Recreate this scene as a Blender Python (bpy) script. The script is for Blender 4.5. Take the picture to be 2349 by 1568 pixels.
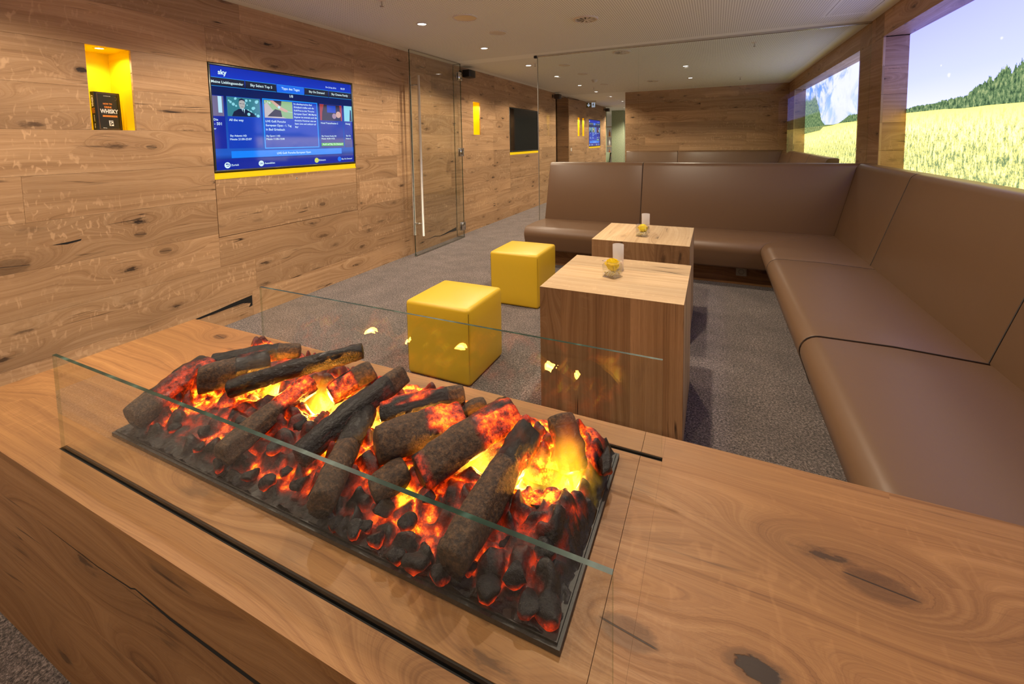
import bpy, bmesh, math, random
from mathutils import Vector, Matrix, noise as mn
random.seed(7)
for o in list(bpy.data.objects): bpy.data.objects.remove(o, do_unlink=True)
SC = bpy.context.scene
COL = SC.collection
# ------------------------------------------------------------------ camera
FPX, PPX, PPY = 1011.7637, 1174.5, 400.9763
CAM = Vector((3.1809, 0.0165, 1.2878))
PITCH, YAW, ROLL = -0.0761, -0.4311, -0.0171
FW = Vector((math.sin(YAW)*math.cos(PITCH), math.cos(YAW)*math.cos(PITCH), math.sin(PITCH)))
RT0 = FW.cross(Vector((0, 0, 1))).normalized(); UP0 = RT0.cross(FW)
RT = RT0*math.cos(ROLL)+UP0*math.sin(ROLL); UP = UP0*math.cos(ROLL)-RT0*math.sin(ROLL)
cd = bpy.data.cameras.new('camera'); cam = bpy.data.objects.new('camera', cd); COL.objects.link(cam)
cd.sensor_width = 36; cd.lens = 36*FPX/2349; cd.shift_y = -(784-PPY)/2349; cd.clip_start = 0.02
cam.matrix_world = Matrix(((RT.x, UP.x, -FW.x, CAM.x), (RT.y, UP.y, -FW.y, CAM.y), (RT.z, UP.z, -FW.z, CAM.z), (0, 0, 0, 1)))
SC.camera = cam
def at(u, v, z):                                   # photo pixel -> point on the horizontal plane z
    d = RT*((u-PPX)/FPX)-UP*((v-PPY)/FPX)+FW
    return CAM+d*((z-CAM.z)/d.z)
# ------------------------------------------------------------------ world, exposure
w = bpy.data.worlds.new('world'); SC.world = w; w.use_nodes = True
w.node_tree.nodes['Background'].inputs[0].default_value = (1.0, .90, .78, 1)
w.node_tree.nodes['Background'].inputs[1].default_value = .3
SC.view_settings.view_transform = 'Standard'; SC.view_settings.look = 'None'
SC.view_settings.gamma = 1; SC.view_settings.use_curve_mapping = False
SC.view_settings.exposure = 0.06
SPOT_W = 82.0
SPOT_COL = (1.0, .84, .64)
# ------------------------------------------------------------------ room numbers (metres)
H = 2.317; W = 4.462; G = 5.106; PB = 4.883; WD = .1725; T = .512
ROWS = [0, .19, .43, .67, .915, 1.153, 1.392, 1.63, 1.867, 2.11, H]
# ------------------------------------------------------------------ node helpers
def nd(t, typ, ins=None, **pr):
    n = t.nodes.new('ShaderNode'+typ)
    for k, v in pr.items(): setattr(n, k, v)
    for k, v in (ins or {}).items():
        s = n.inputs[k]
        if hasattr(v, 'links') or isinstance(v, bpy.types.NodeSocket): t.links.new(v, s)
        else: s.default_value = v
    return n
def ma(t, op, a, b=0.0, c=0.0, clamp=False):
    return nd(t, 'Math', {0: a, 1: b, 2: c}, operation=op, use_clamp=clamp).outputs[0]
def vec(t, x=0.0, y=0.0, z=0.0): return nd(t, 'CombineXYZ', {0: x, 1: y, 2: z}).outputs[0]
def noi(t, v, scale=1.0, detail=2.0, rough=.5, dist=0.0):
    return nd(t, 'TexNoise', {'Vector': v, 'Scale': scale, 'Detail': detail, 'Roughness': rough, 'Distortion': dist}).outputs[0]
def mr(t, x, a, b, c=0.0, d=1.0, smooth=False):
    return nd(t, 'MapRange', {0: x, 1: a, 2: b, 3: c, 4: d}, interpolation_type='SMOOTHSTEP' if smooth else 'LINEAR').outputs[0]
def mix(t, f, a, b, mode='MIX'):
    n = t.nodes.new('ShaderNodeMix'); n.data_type = 'RGBA'; n.blend_type = mode
    for s, v in ((n.inputs[0], f), (n.inputs[6], a), (n.inputs[7], b)):
        if isinstance(v, bpy.types.NodeSocket): t.links.new(v, s)
        elif isinstance(v, tuple): s.default_value = (*v[:3], 1)
        else: s.default_value = v
    return n.outputs[2]
def ramp(t, f, stops):
    n = nd(t, 'ValToRGB', {0: f}); e = n.color_ramp.elements
    while len(e) < len(stops): e.new(.5)
    for el, (p, c) in zip(e, stops): el.position = p; el.color = (*c, 1)
    return n.outputs[0]
def newmat(name):
    m = bpy.data.materials.new(name); m.use_nodes = True; t = m.node_tree; t.nodes.clear()
    return m, t, nd(t, 'OutputMaterial')
def pbr(name, col, rough=.5, metal=0.0, spec=.5, bump=None, emit=None, estr=0.0):
    m, t, o = newmat(name)
    b = nd(t, 'BsdfPrincipled', {'Base Color': (*col, 1), 'Roughness': rough, 'Metallic': metal, 'Specular IOR Level': spec})
    if emit: b.inputs['Emission Color'].default_value = (*emit, 1); b.inputs['Emission Strength'].default_value = estr
    if bump:
        tc = nd(t, 'TexCoord').outputs['Object']
        n = noi(t, tc, bump[0], 3.0)
        t.links.new(nd(t, 'Bump', {'Height': n, 'Strength': bump[1], 'Distance': bump[2]}).outputs[0], b.inputs['Normal'])
    t.links.new(b.outputs[0], o.inputs[0]); return m
def emat(name, col, s=1.0):
    m, t, o = newmat(name)
    t.links.new(nd(t, 'Emission', {0: (*col, 1), 1: s}).outputs[0], o.inputs[0]); return m
def screenmat(name, col, s=1.0):                   # lit display pixels behind a glossy front
    return pbr(name, (.004, .004, .006), .06, 0, 1.0, emit=col, estr=s)
# ------------------------------------------------------------------ oak
def oak(name, light, mid, dark, knots=(), ray=.35, rnd_on=1.0, rough=.5, knotty=.5, seed=0.0, crack=1.0, tone=.16):
    m, t, o = newmat(name)
    uv = nd(t, 'UVMap').outputs[0]; s = nd(t, 'SeparateXYZ', {0: uv})
    U, V = s.outputs[0], s.outputs[1]
    R = ma(t, 'MULTIPLY', nd(t, 'ObjectInfo').outputs['Random'], rnd_on)
    u = ma(t, 'ADD', U, ma(t, 'MULTIPLY_ADD', R, 53.1, seed)); v = ma(t, 'ADD', V, ma(t, 'MULTIPLY_ADD', R, 17.7, seed))
    w1 = ma(t, 'SUBTRACT', noi(t, vec(t, ma(t, 'MULTIPLY', u, .9), ma(t, 'MULTIPLY', v, 2.4)), 1, 3), .5)
    v1 = ma(t, 'MULTIPLY_ADD', w1, .09, v)
    vo = nd(t, 'TexVoronoi', {'Vector': vec(t, ma(t, 'MULTIPLY', u, 1.7), ma(t, 'MULTIPLY', v1, 5.6)), 'Scale': 1.0}, voronoi_dimensions='2D')
    d = vo.outputs['Distance']; cs = nd(t, 'SeparateXYZ', {0: vo.outputs['Color']})
    k = ma(t, 'MULTIPLY', ma(t, 'GREATER_THAN', cs.outputs[0], 1-knotty), ma(t, 'MULTIPLY_ADD', cs.outputs[1], .7, .3))
    bm = ma(t, 'MULTIPLY', k, ma(t, 'EXPONENT', ma(t, 'MULTIPLY', ma(t, 'POWER', d, 2.0), -9.0)))
    dj = ma(t, 'MULTIPLY_ADD', ma(t, 'SUBTRACT', noi(t, vec(t, ma(t, 'MULTIPLY', u, 22.0), ma(t, 'MULTIPLY', v, 70.0)), 1, 3, .6), .5), .26, d)
    core = ma(t, 'MULTIPLY', k, mr(t, dj, .13, .0, 0, 1, True))
    hole = ma(t, 'MULTIPLY', ma(t, 'GREATER_THAN', cs.outputs[2], .62), mr(t, dj, .055, .025, 0, 1, True)); hole = ma(t, 'MULTIPLY', hole, k)
    for (ku, kv, ks, op) in knots:
        e = ma(t, 'ADD', ma(t, 'POWER', ma(t, 'DIVIDE', ma(t, 'SUBTRACT', U, ku), ks*1.9), 2.0),
               ma(t, 'POWER', ma(t, 'DIVIDE', ma(t, 'SUBTRACT', ma(t, 'MULTIPLY_ADD', w1, .02, V), kv), ks), 2.0))
        e = ma(t, 'MULTIPLY_ADD', ma(t, 'SUBTRACT', noi(t, vec(t, ma(t, 'MULTIPLY', U, 40.0), ma(t, 'MULTIPLY', V, 90.0)), 1, 3, .6), .5), .9, e)
        bm = ma(t, 'ADD', bm, ma(t, 'MULTIPLY', ma(t, 'EXPONENT', ma(t, 'MULTIPLY', e, -.22)), 1.1))
        core = ma(t, 'MAXIMUM', core, mr(t, e, 1.2, .5, 0, .55, True))
        if op > .8:
            hole = ma(t, 'MAXIMUM', hole, mr(t, e, .45, .28, 0, 1, True))
        else:                                      # a split running through the knot
            ln = ma(t, 'ABSOLUTE', ma(t, 'SUBTRACT', ma(t, 'MULTIPLY_ADD', ma(t, 'SUBTRACT', U, ku), .12, V), kv))
            ln = ma(t, 'MULTIPLY', mr(t, ln, .0022, .0006, 0, 1, True), mr(t, e, 1.0, .6, 0, 1, True))
            hole = ma(t, 'MAXIMUM', hole, ln)
    rc = ma(t, 'ADD', ma(t, 'MULTIPLY', v1, 38.0), ma(t, 'MULTIPLY', bm, 7.5))
    n1 = noi(t, vec(t, ma(t, 'MULTIPLY', u, .4), rc, ma(t, 'MULTIPLY', R, 9.0)), 1, 4, .6)
    n2 = noi(t, vec(t, ma(t, 'MULTIPLY', u, 1.6), ma(t, 'MULTIPLY', rc, 7.0)), 1, 3, .6)
    n3 = noi(t, vec(t, ma(t, 'MULTIPLY', u, 3.0), ma(t, 'MULTIPLY', rc, 17.0), 5.0), 1, 2, .6)
    si = ma(t, 'SINE', ma(t, 'MULTIPLY_ADD', rc, 5.0, ma(t, 'MULTIPLY', n1, 8.0)))
    tt = ma(t, 'ADD', ma(t, 'MULTIPLY', n1, .58), ma(t, 'MULTIPLY_ADD', n2, .30, ma(t, 'MULTIPLY_ADD', n3, .18, ma(t, 'MULTIPLY', si, .012))))
    c = ramp(t, tt, [(.30, dark), (.49, mid), (.68, light)])
    big = noi(t, vec(t, ma(t, 'MULTIPLY', u, .8), ma(t, 'MULTIPLY', v, 3.0), 4.0), 1, 2)
    bigf = ma(t, 'MULTIPLY', mr(t, big, .3, .7, .80, 1.14), ma(t, 'MULTIPLY_ADD', ma(t, 'FRACT', ma(t, 'MULTIPLY', R, 7.31)), tone*2, 1-tone))
    c = mix(t, 1.0, c, vec(t, bigf, bigf, bigf), 'MULTIPLY')
    po = noi(t, vec(t, ma(t, 'MULTIPLY', u, 14.0), ma(t, 'MULTIPLY', v1, 520.0)), 1, 1)
    c = mix(t, mr(t, po, .56, .70, 0, .30), c, dark)
    if ray > 0:
        rn = noi(t, vec(t, ma(t, 'MULTIPLY', u, 20.0), ma(t, 'MULTIPLY', ma(t, 'ADD', v, ma(t, 'MULTIPLY', u, .12)), 7.0), 2.0), 1, 2, .5, .3)
        rl = mr(t, ma(t, 'ABSOLUTE', ma(t, 'SUBTRACT', rn, .5)), .045, .015, 0, 1)
        brk = mr(t, noi(t, vec(t, ma(t, 'MULTIPLY', u, 34.0), ma(t, 'MULTIPLY', v, 22.0), 5.0), 1, 1), .48, .56)
        rg = mr(t, noi(t, vec(t, ma(t, 'MULTIPLY', u, .8), ma(t, 'MULTIPLY', v, 6.0), 11.0), 1, 2), .47, .60, 0, ray)
        c = mix(t, ma(t, 'MULTIPLY', ma(t, 'MULTIPLY', rl, brk), rg), c, tuple(min(1, x*1.4+.02) for x in light))
    c = mix(t, ma(t, 'MULTIPLY', ma(t, 'MINIMUM', bm, 1.0), .30), c, dark)
    c = mix(t, ma(t, 'MULTIPLY', core, .90), c, tuple(x*.34 for x in dark))
    if crack > 0:
        cn = noi(t, vec(t, ma(t, 'MULTIPLY', u, 1.3), ma(t, 'MULTIPLY', v1, 30.0), 7.0), 1, 2, .4)
        cl = mr(t, ma(t, 'ABSOLUTE', ma(t, 'SUBTRACT', cn, .5)), .022, .004, 0, 1)
        cg = mr(t, noi(t, vec(t, ma(t, 'MULTIPLY', u, 3.2), ma(t, 'MULTIPLY', v, 9.0), 3.0), 1, 1), .62, .72)
        cl = ma(t, 'MULTIPLY', ma(t, 'MULTIPLY', cl, cg), crack)
        c = mix(t, cl, c, (.025, .012, .006))
    c = mix(t, ma(t, 'MULTIPLY', hole, .9), c, (.018, .011, .008))
    b = nd(t, 'BsdfPrincipled', {'Base Color': c, 'Roughness': mr(t, n1, .3, .7, rough+.08, rough-.06), 'Specular IOR Level': .35})
    hgt = ma(t, 'SUBTRACT', ma(t, 'MULTIPLY_ADD', po, -.3, ma(t, 'MULTIPLY', tt, .3)), ma(t, 'MULTIPLY', hole, 2.0))
    t.links.new(nd(t, 'Bump', {'Height': hgt, 'Strength': .35, 'Distance': .0012}).outputs[0], b.inputs['Normal'])
    t.links.new(b.outputs[0], o.inputs[0]); return m
OAK = oak('oak_wall', (.53, .338, .187), (.41, .240, .119), (.185, .094, .041), ray=.40, knotty=.62,
          knots=[(.933, .706, .040, .4), (1.484, .760, .018, .4), (1.275, 1.72, .020, 1.0), (1.58, 1.29, .016, .4), (2.866, .756, .018, .4), (1.612, .627, .02, .4)])
OAKR = oak('oak_window_wall', (.50, .325, .185), (.37, .222, .115), (.19, .10, .046), ray=.2, seed=3.3)
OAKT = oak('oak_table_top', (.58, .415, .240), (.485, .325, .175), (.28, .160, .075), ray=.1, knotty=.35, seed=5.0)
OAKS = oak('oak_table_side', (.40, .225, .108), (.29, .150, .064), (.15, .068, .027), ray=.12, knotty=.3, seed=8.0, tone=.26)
OAKC = oak('oak_counter', (.375, .188, .066), (.275, .127, .043), (.130, .053, .017), ray=.12, rnd_on=0.0, knotty=.42, seed=2.35, crack=.5, tone=0,
           knots=[(3.453, .916, .030, .4), (3.068, .668, .026, .4), (3.251, .693, .026, 1.0), (1.356, 1.102, .02, .4)])
OAKF = oak('oak_counter_front', (.32, .165, .066), (.235, .112, .042), (.115, .048, .018), ray=.1, seed=6.1, knotty=.5)
# ------------------------------------------------------------------ other materials
def carpetmat():
    m, t, o = newmat('carpet_pile'); p = nd(t, 'TexCoord').outputs['Object']
    n = noi(t, p, 115, 5, .75, .4); n3 = noi(t, p, 420, 2); big = noi(t, p, 5, 4, .6)
    f = ma(t, 'ADD', ma(t, 'MULTIPLY', n, .75), ma(t, 'MULTIPLY', n3, .25))
    c = ramp(t, f, [(.41, (.018, .012, .010)), (.5, (.150, .110, .094)), (.60, (.46, .36, .32))])
    bf = mr(t, big, .3, .7, .74, 1.25)
    c = mix(t, 1.0, c, vec(t, bf, bf, bf), 'MULTIPLY')
    b = nd(t, 'BsdfPrincipled', {'Base Color': c, 'Roughness': .95, 'Specular IOR Level': .1, 'Sheen Weight': .25})
    t.links.new(nd(t, 'Bump', {'Height': ma(t, 'MULTIPLY_ADD', big, .5, f), 'Strength': 1.0, 'Distance': .014}).outputs[0], b.inputs['Normal'])
    t.links.new(b.outputs[0], o.inputs[0]); return m
CARPET = carpetmat()
def ceilmat():
    m, t, o = newmat('perforated_ceiling'); p = nd(t, 'TexCoord').outputs['Object']; s = nd(t, 'SeparateXYZ', {0: p})
    x, y = s.outputs[0], s.outputs[1]; st = .0185
    fx = ma(t, 'SUBTRACT', ma(t, 'FRACT', ma(t, 'DIVIDE', x, st)), .5); fy = ma(t, 'SUBTRACT', ma(t, 'FRACT', ma(t, 'DIVIDE', y, st)), .5)
    r = ma(t, 'SQRT', ma(t, 'ADD', ma(t, 'MULTIPLY', fx, fx), ma(t, 'MULTIPLY', fy, fy)))
    dot = mr(t, r, .30, .22, 0, 1)
    inside = ma(t, 'MULTIPLY', ma(t, 'GREATER_THAN', x, .092), ma(t, 'LESS_THAN', x, 4.336))
    inside = ma(t, 'MULTIPLY', inside, ma(t, 'GREATER_THAN', ma(t, 'ABSOLUTE', ma(t, 'SUBTRACT', y, 5.08)), .115))
    inside = ma(t, 'MULTIPLY', inside, ma(t, 'LESS_THAN', y, 9.85))
    ax = ma(t, 'ABSOLUTE', ma(t, 'SUBTRACT', x, 4.19)); ay = ma(t, 'ABSOLUTE', ma(t, 'SUBTRACT', y, 4.40))
    ring = ma(t, 'MULTIPLY', ma(t, 'LESS_THAN', ax, .185), ma(t, 'LESS_THAN', ay, .34))
    core = ma(t, 'MULTIPLY', ma(t, 'LESS_THAN', ax, .13), ma(t, 'LESS_THAN', ay, .29))
    inside = ma(t, 'MULTIPLY', inside, ma(t, 'SUBTRACT', 1.0, ma(t, 'SUBTRACT', ring, core)))
    lin = ma(t, 'MULTIPLY', ma(t, 'LESS_THAN', ma(t, 'ABSOLUTE', ma(t, 'SUBTRACT', ax, .157)), .002), ma(t, 'LESS_THAN', ay, .30))
    c = mix(t, ma(t, 'MULTIPLY', dot, inside), (.87, .90, .86), (.34, .34, .31))
    c = mix(t, lin, c, (.08, .07, .06))
    b = nd(t, 'BsdfPrincipled', {'Base Color': c, 'Roughness': .7, 'Specular IOR Level': .2})
    t.links.new(b.outputs[0], o.inputs[0]); return m
CEIL = ceilmat()
LEATHER = pbr('brown_leather', (.148, .082, .043), .40, 0, .45, (900, .10, .001))
YELLOW = pbr('yellow_vinyl', (.66, .43, .022), .38, 0, .45, (500, .12, .0012))
SEAMY = pbr('yellow_vinyl_seam', (.30, .18, .006), .6)
SEAML = pbr('leather_seam', (.03, .018, .012), .7)
NICHE = pbr('yellow_paint', (.90, .66, .006), .45, 0, .3)
BLACK = pbr('black_plastic', (.012, .012, .013), .38)
DARK = pbr('dark_gap', (.006, .005, .004), .9)
BEZEL = pbr('dark_grey_bezel', (.085, .09, .085), .3, .6)
STEEL = pbr('brushed_steel', (.58, .54, .49), .40, .6)
CHROME = pbr('satin_chrome', (.6, .58, .55), .22, 1.0)
WHITE = pbr('white_plastic', (.70, .66, .60), .45)
PLASTER = pbr('plaster', (.62, .55, .46), .8)
SOCK = pbr('socket_plastic', (.36, .34, .29), .4)
SOCKD = pbr('socket_insert', (.10, .095, .085), .45)
def glassmat(name, tint, boost=1.0, base=.04):
    m, t, o = newmat(name)
    f = nd(t, 'LayerWeight', {0: .5}).outputs['Facing']
    f = ma(t, 'MULTIPLY', ma(t, 'MULTIPLY_ADD', ma(t, 'POWER', f, 5.0), .96, base), boost, clamp=True)
    ms = nd(t, 'MixShader', {0: f, 1: nd(t, 'BsdfTransparent', {0: (*tint, 1)}).outputs[0], 2: nd(t, 'BsdfGlossy', {'Color': (1, 1, 1, 1), 'Roughness': 0.0}).outputs[0]})
    t.links.new(ms.outputs[0], o.inputs[0]); return m
GLASS = glassmat('clear_glass', (.965, .98, .97), 1.0, .032)
JGLASS = glassmat('jar_glass', (.97, .98, .97), 1.5, .06)
def edgemat():
    m, t, o = newmat('green_glass_edge')
    p = nd(t, 'TexCoord').outputs['Object']; n = noi(t, p, 22, 2)
    c = ramp(t, n, [(.3, (.004, .014, .009)), (.55, (.014, .042, .027)), (.75, (.07, .14, .11))])
    b = nd(t, 'BsdfPrincipled', {'Base Color': c, 'Roughness': .35, 'Specular IOR Level': .2})
    t.links.new(b.outputs[0], o.inputs[0]); return m
GEDGE = edgemat()
GSIDE, _t, _o = newmat('clear_glass_side')
_t.links.new(nd(_t, 'MixShader', {0: .18, 1: nd(_t, 'BsdfTransparent', {0: (.82, .90, .84, 1)}).outputs[0], 2: nd(_t, 'BsdfGlossy', {'Color': (.5, .6, .52, 1), 'Roughness': .15}).outputs[0]}).outputs[0], _o.inputs[0])
# ------------------------------------------------------------------ object helpers
ORG = {}
def obj(name, verts, faces, mat, parent=None, uv=None, smooth=False, origin=None, attrs=None, mats=None, fmat=None):
    if parent is not None: org = ORG[parent.name]
    elif origin is not None: org = Vector(origin)
    else:
        xs = [v[0] for v in verts]; ys = [v[1] for v in verts]; zs = [v[2] for v in verts]
        org = Vector(((min(xs)+max(xs))/2, (min(ys)+max(ys))/2, min(zs)))
    me = bpy.data.meshes.new(name)
    me.from_pydata([(v[0]-org.x, v[1]-org.y, v[2]-org.z) for v in verts], [], faces)
    for mm in (mats or [mat]): me.materials.append(mm)
    if fmat: me.polygons.foreach_set('material_index', fmat)
    if smooth: me.polygons.foreach_set('use_smooth', [True]*len(faces))
    if uv is not None:
        L = me.uv_layers.new(name='UVMap')
        for pl, us in zip(me.polygons, uv):
            for li, q in zip(pl.loop_indices, us): L.data[li].uv = q
    for k, vals in (attrs or {}).items():
        a = me.attributes.new(k, 'FLOAT', 'POINT'); a.data.foreach_set('value', vals)
    me.validate(); me.update()
    ob = bpy.data.objects.new(name, me); COL.objects.link(ob)
    if parent is not None: ob.parent = parent
    else: ob.location = org
    ORG[ob.name] = org
    return ob
def empty(name, loc):
    e = bpy.data.objects.new(name, None); COL.objects.link(e); e.location = loc; e.empty_display_size = .1
    ORG[e.name] = Vector(loc); return e
def tag(o, label=None, cat=None, group=None, kind=None):
    for k, v in (('label', label), ('category', cat), ('group', group), ('kind', kind)):
        if v: o[k] = v
    return o
def copy_tree(o, delta=(0, 0, 0), parent=None):
    c = o.copy(); COL.objects.link(c)
    if parent is None: c.location = o.location+Vector(delta)
    else: c.parent = parent
    for ch in list(o.children): copy_tree(ch, parent=c)
    return c
BF = [(0, 3, 2, 1), (4, 5, 6, 7), (0, 1, 5, 4), (1, 2, 6, 5), (2, 3, 7, 6), (3, 0, 4, 7)]
BN = [2, 2, 1, 0, 1, 0]
def bverts(lo, hi):
    (a, b, c), (d, e, f) = lo, hi
    return [(a, b, c), (d, b, c), (d, e, c), (a, e, c), (a, b, f), (d, b, f), (d, e, f), (a, e, f)]
def box(name, lo, hi, mat, parent=None, grain=0, **k):
    vs = bverts(lo, hi); uv = []
    for f, n in zip(BF, BN):
        if n != grain: g, c = grain, 3-grain-n
        else: g, c = [i for i in range(3) if i != n]
        uv.append([(vs[i][g], vs[i][c]) for i in f])
    return obj(name, vs, BF, mat, parent, uv, **k)
def pane(name, lo, hi, parent=None, thin=None):
    """glass sheet: clear faces across its thin axis, green edges"""
    ax = min(range(3), key=lambda i: hi[i]-lo[i])
    return obj(name, bverts(lo, hi), BF, None, parent, mats=[GLASS, GEDGE, GSIDE], fmat=[0 if n == ax else (2 if thin and n != 2 else 1) for n in BN])
def bevelbox(name, lo, hi, r, mat, parent=None, seg=3, sub=0, fn=None, **k):
    bm = bmesh.new(); vs = [bm.verts.new(v) for v in bverts(lo, hi)]
    for f in BF: bm.faces.new([vs[i] for i in f])
    bmesh.ops.recalc_face_normals(bm, faces=bm.faces[:])
    bmesh.ops.bevel(bm, geom=bm.edges[:], offset=r, segments=seg, profile=.5, affect='EDGES')
    if sub: bmesh.ops.subdivide_edges(bm, edges=[e for e in bm.edges if e.calc_length() > .08], cuts=sub, use_grid_fill=True)
    bm.verts.ensure_lookup_table(); bm.verts.index_update()
    V = [tuple(v.co) for v in bm.verts]
    if fn: V = [fn(v) for v in V]
    F = [[v.index for v in f.verts] for f in bm.faces]; bm.free()
    return obj(name, V, F, mat, parent, smooth=True, **k)
def lathe(name, c, prof, mat, parent=None, seg=24, axis='z', smooth=True, flip=False, **k):
    V, F = [], []; n = len(prof)
    for i in range(seg):
        a = 2*math.pi*i/seg
        for r, h in prof:
            p = (r*math.cos(a), r*math.sin(a), h)
            if axis == 'x': p = (p[2], p[0], p[1])
            elif axis == 'y': p = (p[1], p[2], p[0])
            V.append((c[0]+p[0], c[1]+p[1], c[2]+p[2]))
    for i in range(seg):
        j = (i+1) % seg
        for q in range(n-1): F.append((i*n+q, j*n+q, j*n+q+1, i*n+q+1))
    return obj(name, V, F, mat, parent, smooth=smooth, **k)
def tube(name, pts, r, mat, parent=None, seg=10, cap=True, **k):
    V, F = [], []; P = [Vector(p) for p in pts]
    for i, p in enumerate(P):
        d = (P[min(i+1, len(P)-1)]-P[max(i-1, 0)]).normalized()
        a = d.cross(Vector((0, 0, 1)) if abs(d.z) < .9 else Vector((1, 0, 0))).normalized(); b = d.cross(a)
        for s in range(seg):
            q = 2*math.pi*s/seg; V.append(tuple(p+(a*math.cos(q)+b*math.sin(q))*r))
    for i in range(len(P)-1):
        for s in range(seg):
            F.append((i*seg+s, i*seg+(s+1) % seg, (i+1)*seg+(s+1) % seg, (i+1)*seg+s))
    if cap: F.append(list(range(seg))); F.append([(len(P)-1)*seg+s for s in range(seg)][::-1])
    return obj(name, V, F, mat, parent, smooth=True, **k)
def plate(name, pts, mat, parent, flip=False):
    return obj(name, pts, [list(range(len(pts)))[::-1] if flip else list(range(len(pts)))], mat, parent)
# ------------------------------------------------------------------ structure: floor, ceiling
tag(box('floor', (-1.5, -3.2, -.05), (6.2, 20, 0), CARPET, origin=(0, 0, 0)), 'grey brown looped pile carpet across the whole lounge', 'floor', kind='structure')
tag(box('ceiling', (-1.5, -3.2, H), (6.2, 20, H+.08), CEIL, origin=(0, 0, 0)), 'off-white perforated acoustic ceiling', 'ceiling', kind='structure')
# ------------------------------------------------------------------ plank walls
def subtract(rects, h):
    out = []
    for (a, b, c, d) in rects:
        e, f, g, i = max(a, h[0]), min(b, h[1]), max(c, h[2]), min(d, h[3])
        if e >= f-1e-6 or g >= i-1e-6: out.append((a, b, c, d)); continue
        if a < e: out.append((a, e, c, d))
        if f < b: out.append((f, b, c, d))
        if c < g: out.append((e, f, c, g))
        if i < d: out.append((e, f, i, d))
    return [r for r in out if r[1]-r[0] > .004 and r[3]-r[2] > .004]
def plank_wall(parent, s0, s1, joints, holes, axis, face, thick, mat, gap=.0005):
    """planks in rows along axis ('y' or 'x'); face = coordinate of the visible face, thick signed towards the core"""
    for ri in range(len(ROWS)-1):
        z0, z1 = ROWS[ri], ROWS[ri+1]
        js = sorted(j for j in joints[ri % len(joints)] if s0 < j < s1)
        ed = [s0]+js+[s1]
        for a, b in zip(ed[:-1], ed[1:]):
            R = [(a, b, z0, z1)]
            for h in holes: R = subtract(R, h)
            for (p, q, c, d) in R:
                f0, f1 = sorted((face, face+thick))
                jit = random.uniform(0, .0006)*(1 if thick > 0 else -1)
                f0, f1 = (f0+jit, f1) if thick > 0 else (f0, f1+jit)
                if axis == 'y': box('plank', (f0, p+gap, c+gap), (f1, q-gap, d-gap), mat, parent, grain=1)
                else: box('plank', (p+gap, f0, c+gap), (q-gap, f1, d-gap), mat, parent, grain=0)
N1 = (1.298, 1.5086, 1.392, 1.867)
PN, PT = 4.33, 4.917
N2 = (N1[0]+PN, N1[1]+PN, N1[2], N1[3])
TVH = (1.9475, 3.289, .642, 1.871)
TVH2 = (TVH[0]+PT, TVH[1]+PT, .642, 1.871)
N3, N4 = (10.99, 11.20, 1.392, 1.867), (11.43, 11.64, 1.392, 1.867)
TVH3 = (TVH[0]+10.13, TVH[1]+10.13, 1.053, 1.871)
HOLES = [N1, N2, TVH, TVH2, N3, N4, TVH3]
LJ = [[2.167, 4.7, 6.81, 9.0], [2.207, 4.9, 6.34, 8.9], [3.33, 5.2, 7.4], [3.328, 5.0, 6.9, 12.4], [1.0, 3.9, 6.25, 8.4, 11.9], [3.6, 6.25, 8.7],
      [4.243, 5.21, 6.26, 8.5, 12.0], [3.7, 5.21, 6.34, 8.9], [3.317, 4.6, 6.32, 8.8, 11.8], [2.198, 4.5, 6.325, 8.6]]
for nm, a, b in (('wall_left', -3.1, 9.28), ('wall_left_far', 10.25, 14.19)):
    wl = tag(empty(nm, (0, (a+b)/2, 0)), 'oak plank clad long wall with niches and screens' if a < 0 else 'oak clad wall beyond the doorway with two niches', 'wall', kind='structure')
    hs = [h for h in HOLES if a < h[0] < b]
    box('wall_core', (-.34, a, 0), (-.30, b, H), DARK, wl)
    plank_wall(wl, a, b, LJ, hs, 'y', 0.0, -.018, OAK)
    box('end_cladding', (-.34, b-.012, 0), (-.02, b, H), OAK, wl, grain=2)
    if a > 0:
        for r in range(len(ROWS)-1): box('plank', (-1.4, a, ROWS[r]+.001), (-.019, a+.018, ROWS[r+1]-.001), OAKF, wl, grain=0)
WL = bpy.data.objects['wall_left']
def resin(pts, n=None):
    V = [(.0006, y, z) for y, z in pts]; o = obj('resin_crack', V, [list(range(len(V)))], DARK, WL); return o
resin([(1.755, .124), (1.755, .119), (1.786, .112), (1.89, .115), (2.01, .117), (2.093, .117), (2.149, .1), (2.132, .071), (2.161, .076), (2.162, .156), (2.011, .145), (1.892, .133)])
resin([(4.296, .122), (4.479, .107), (4.58, .109), (4.691, .091), (4.781, .09), (4.921, .096), (5.086, .088), (5.088, .136), (4.922, .12), (4.782, .103), (4.692, .098), (4.58, .119), (4.479, .112)])
resin([(1.09, .781), (1.147, .773), (1.205, .781), (1.211, .79), (1.157, .785)])
# passage behind the doorway
tag(box('wall_passage', (-1.46, 8.6, 0), (-1.42, 11, H), PLASTER), 'plain wall inside the side passage', 'wall', kind='structure')
tag(box('wall_behind', (-1.5, -3.16, 0), (6.2, -3.1, H), OAK, grain=0), 'oak clad rear wall of the lounge', 'wall', kind='structure')
tag(box('wall_far', (-3, 19.6, 0), (6.2, 19.7, H), pbr('pale_plaster', (.8, .78, .72), .8)), 'pale wall at the far end of the bar', 'wall', kind='structure')
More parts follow.
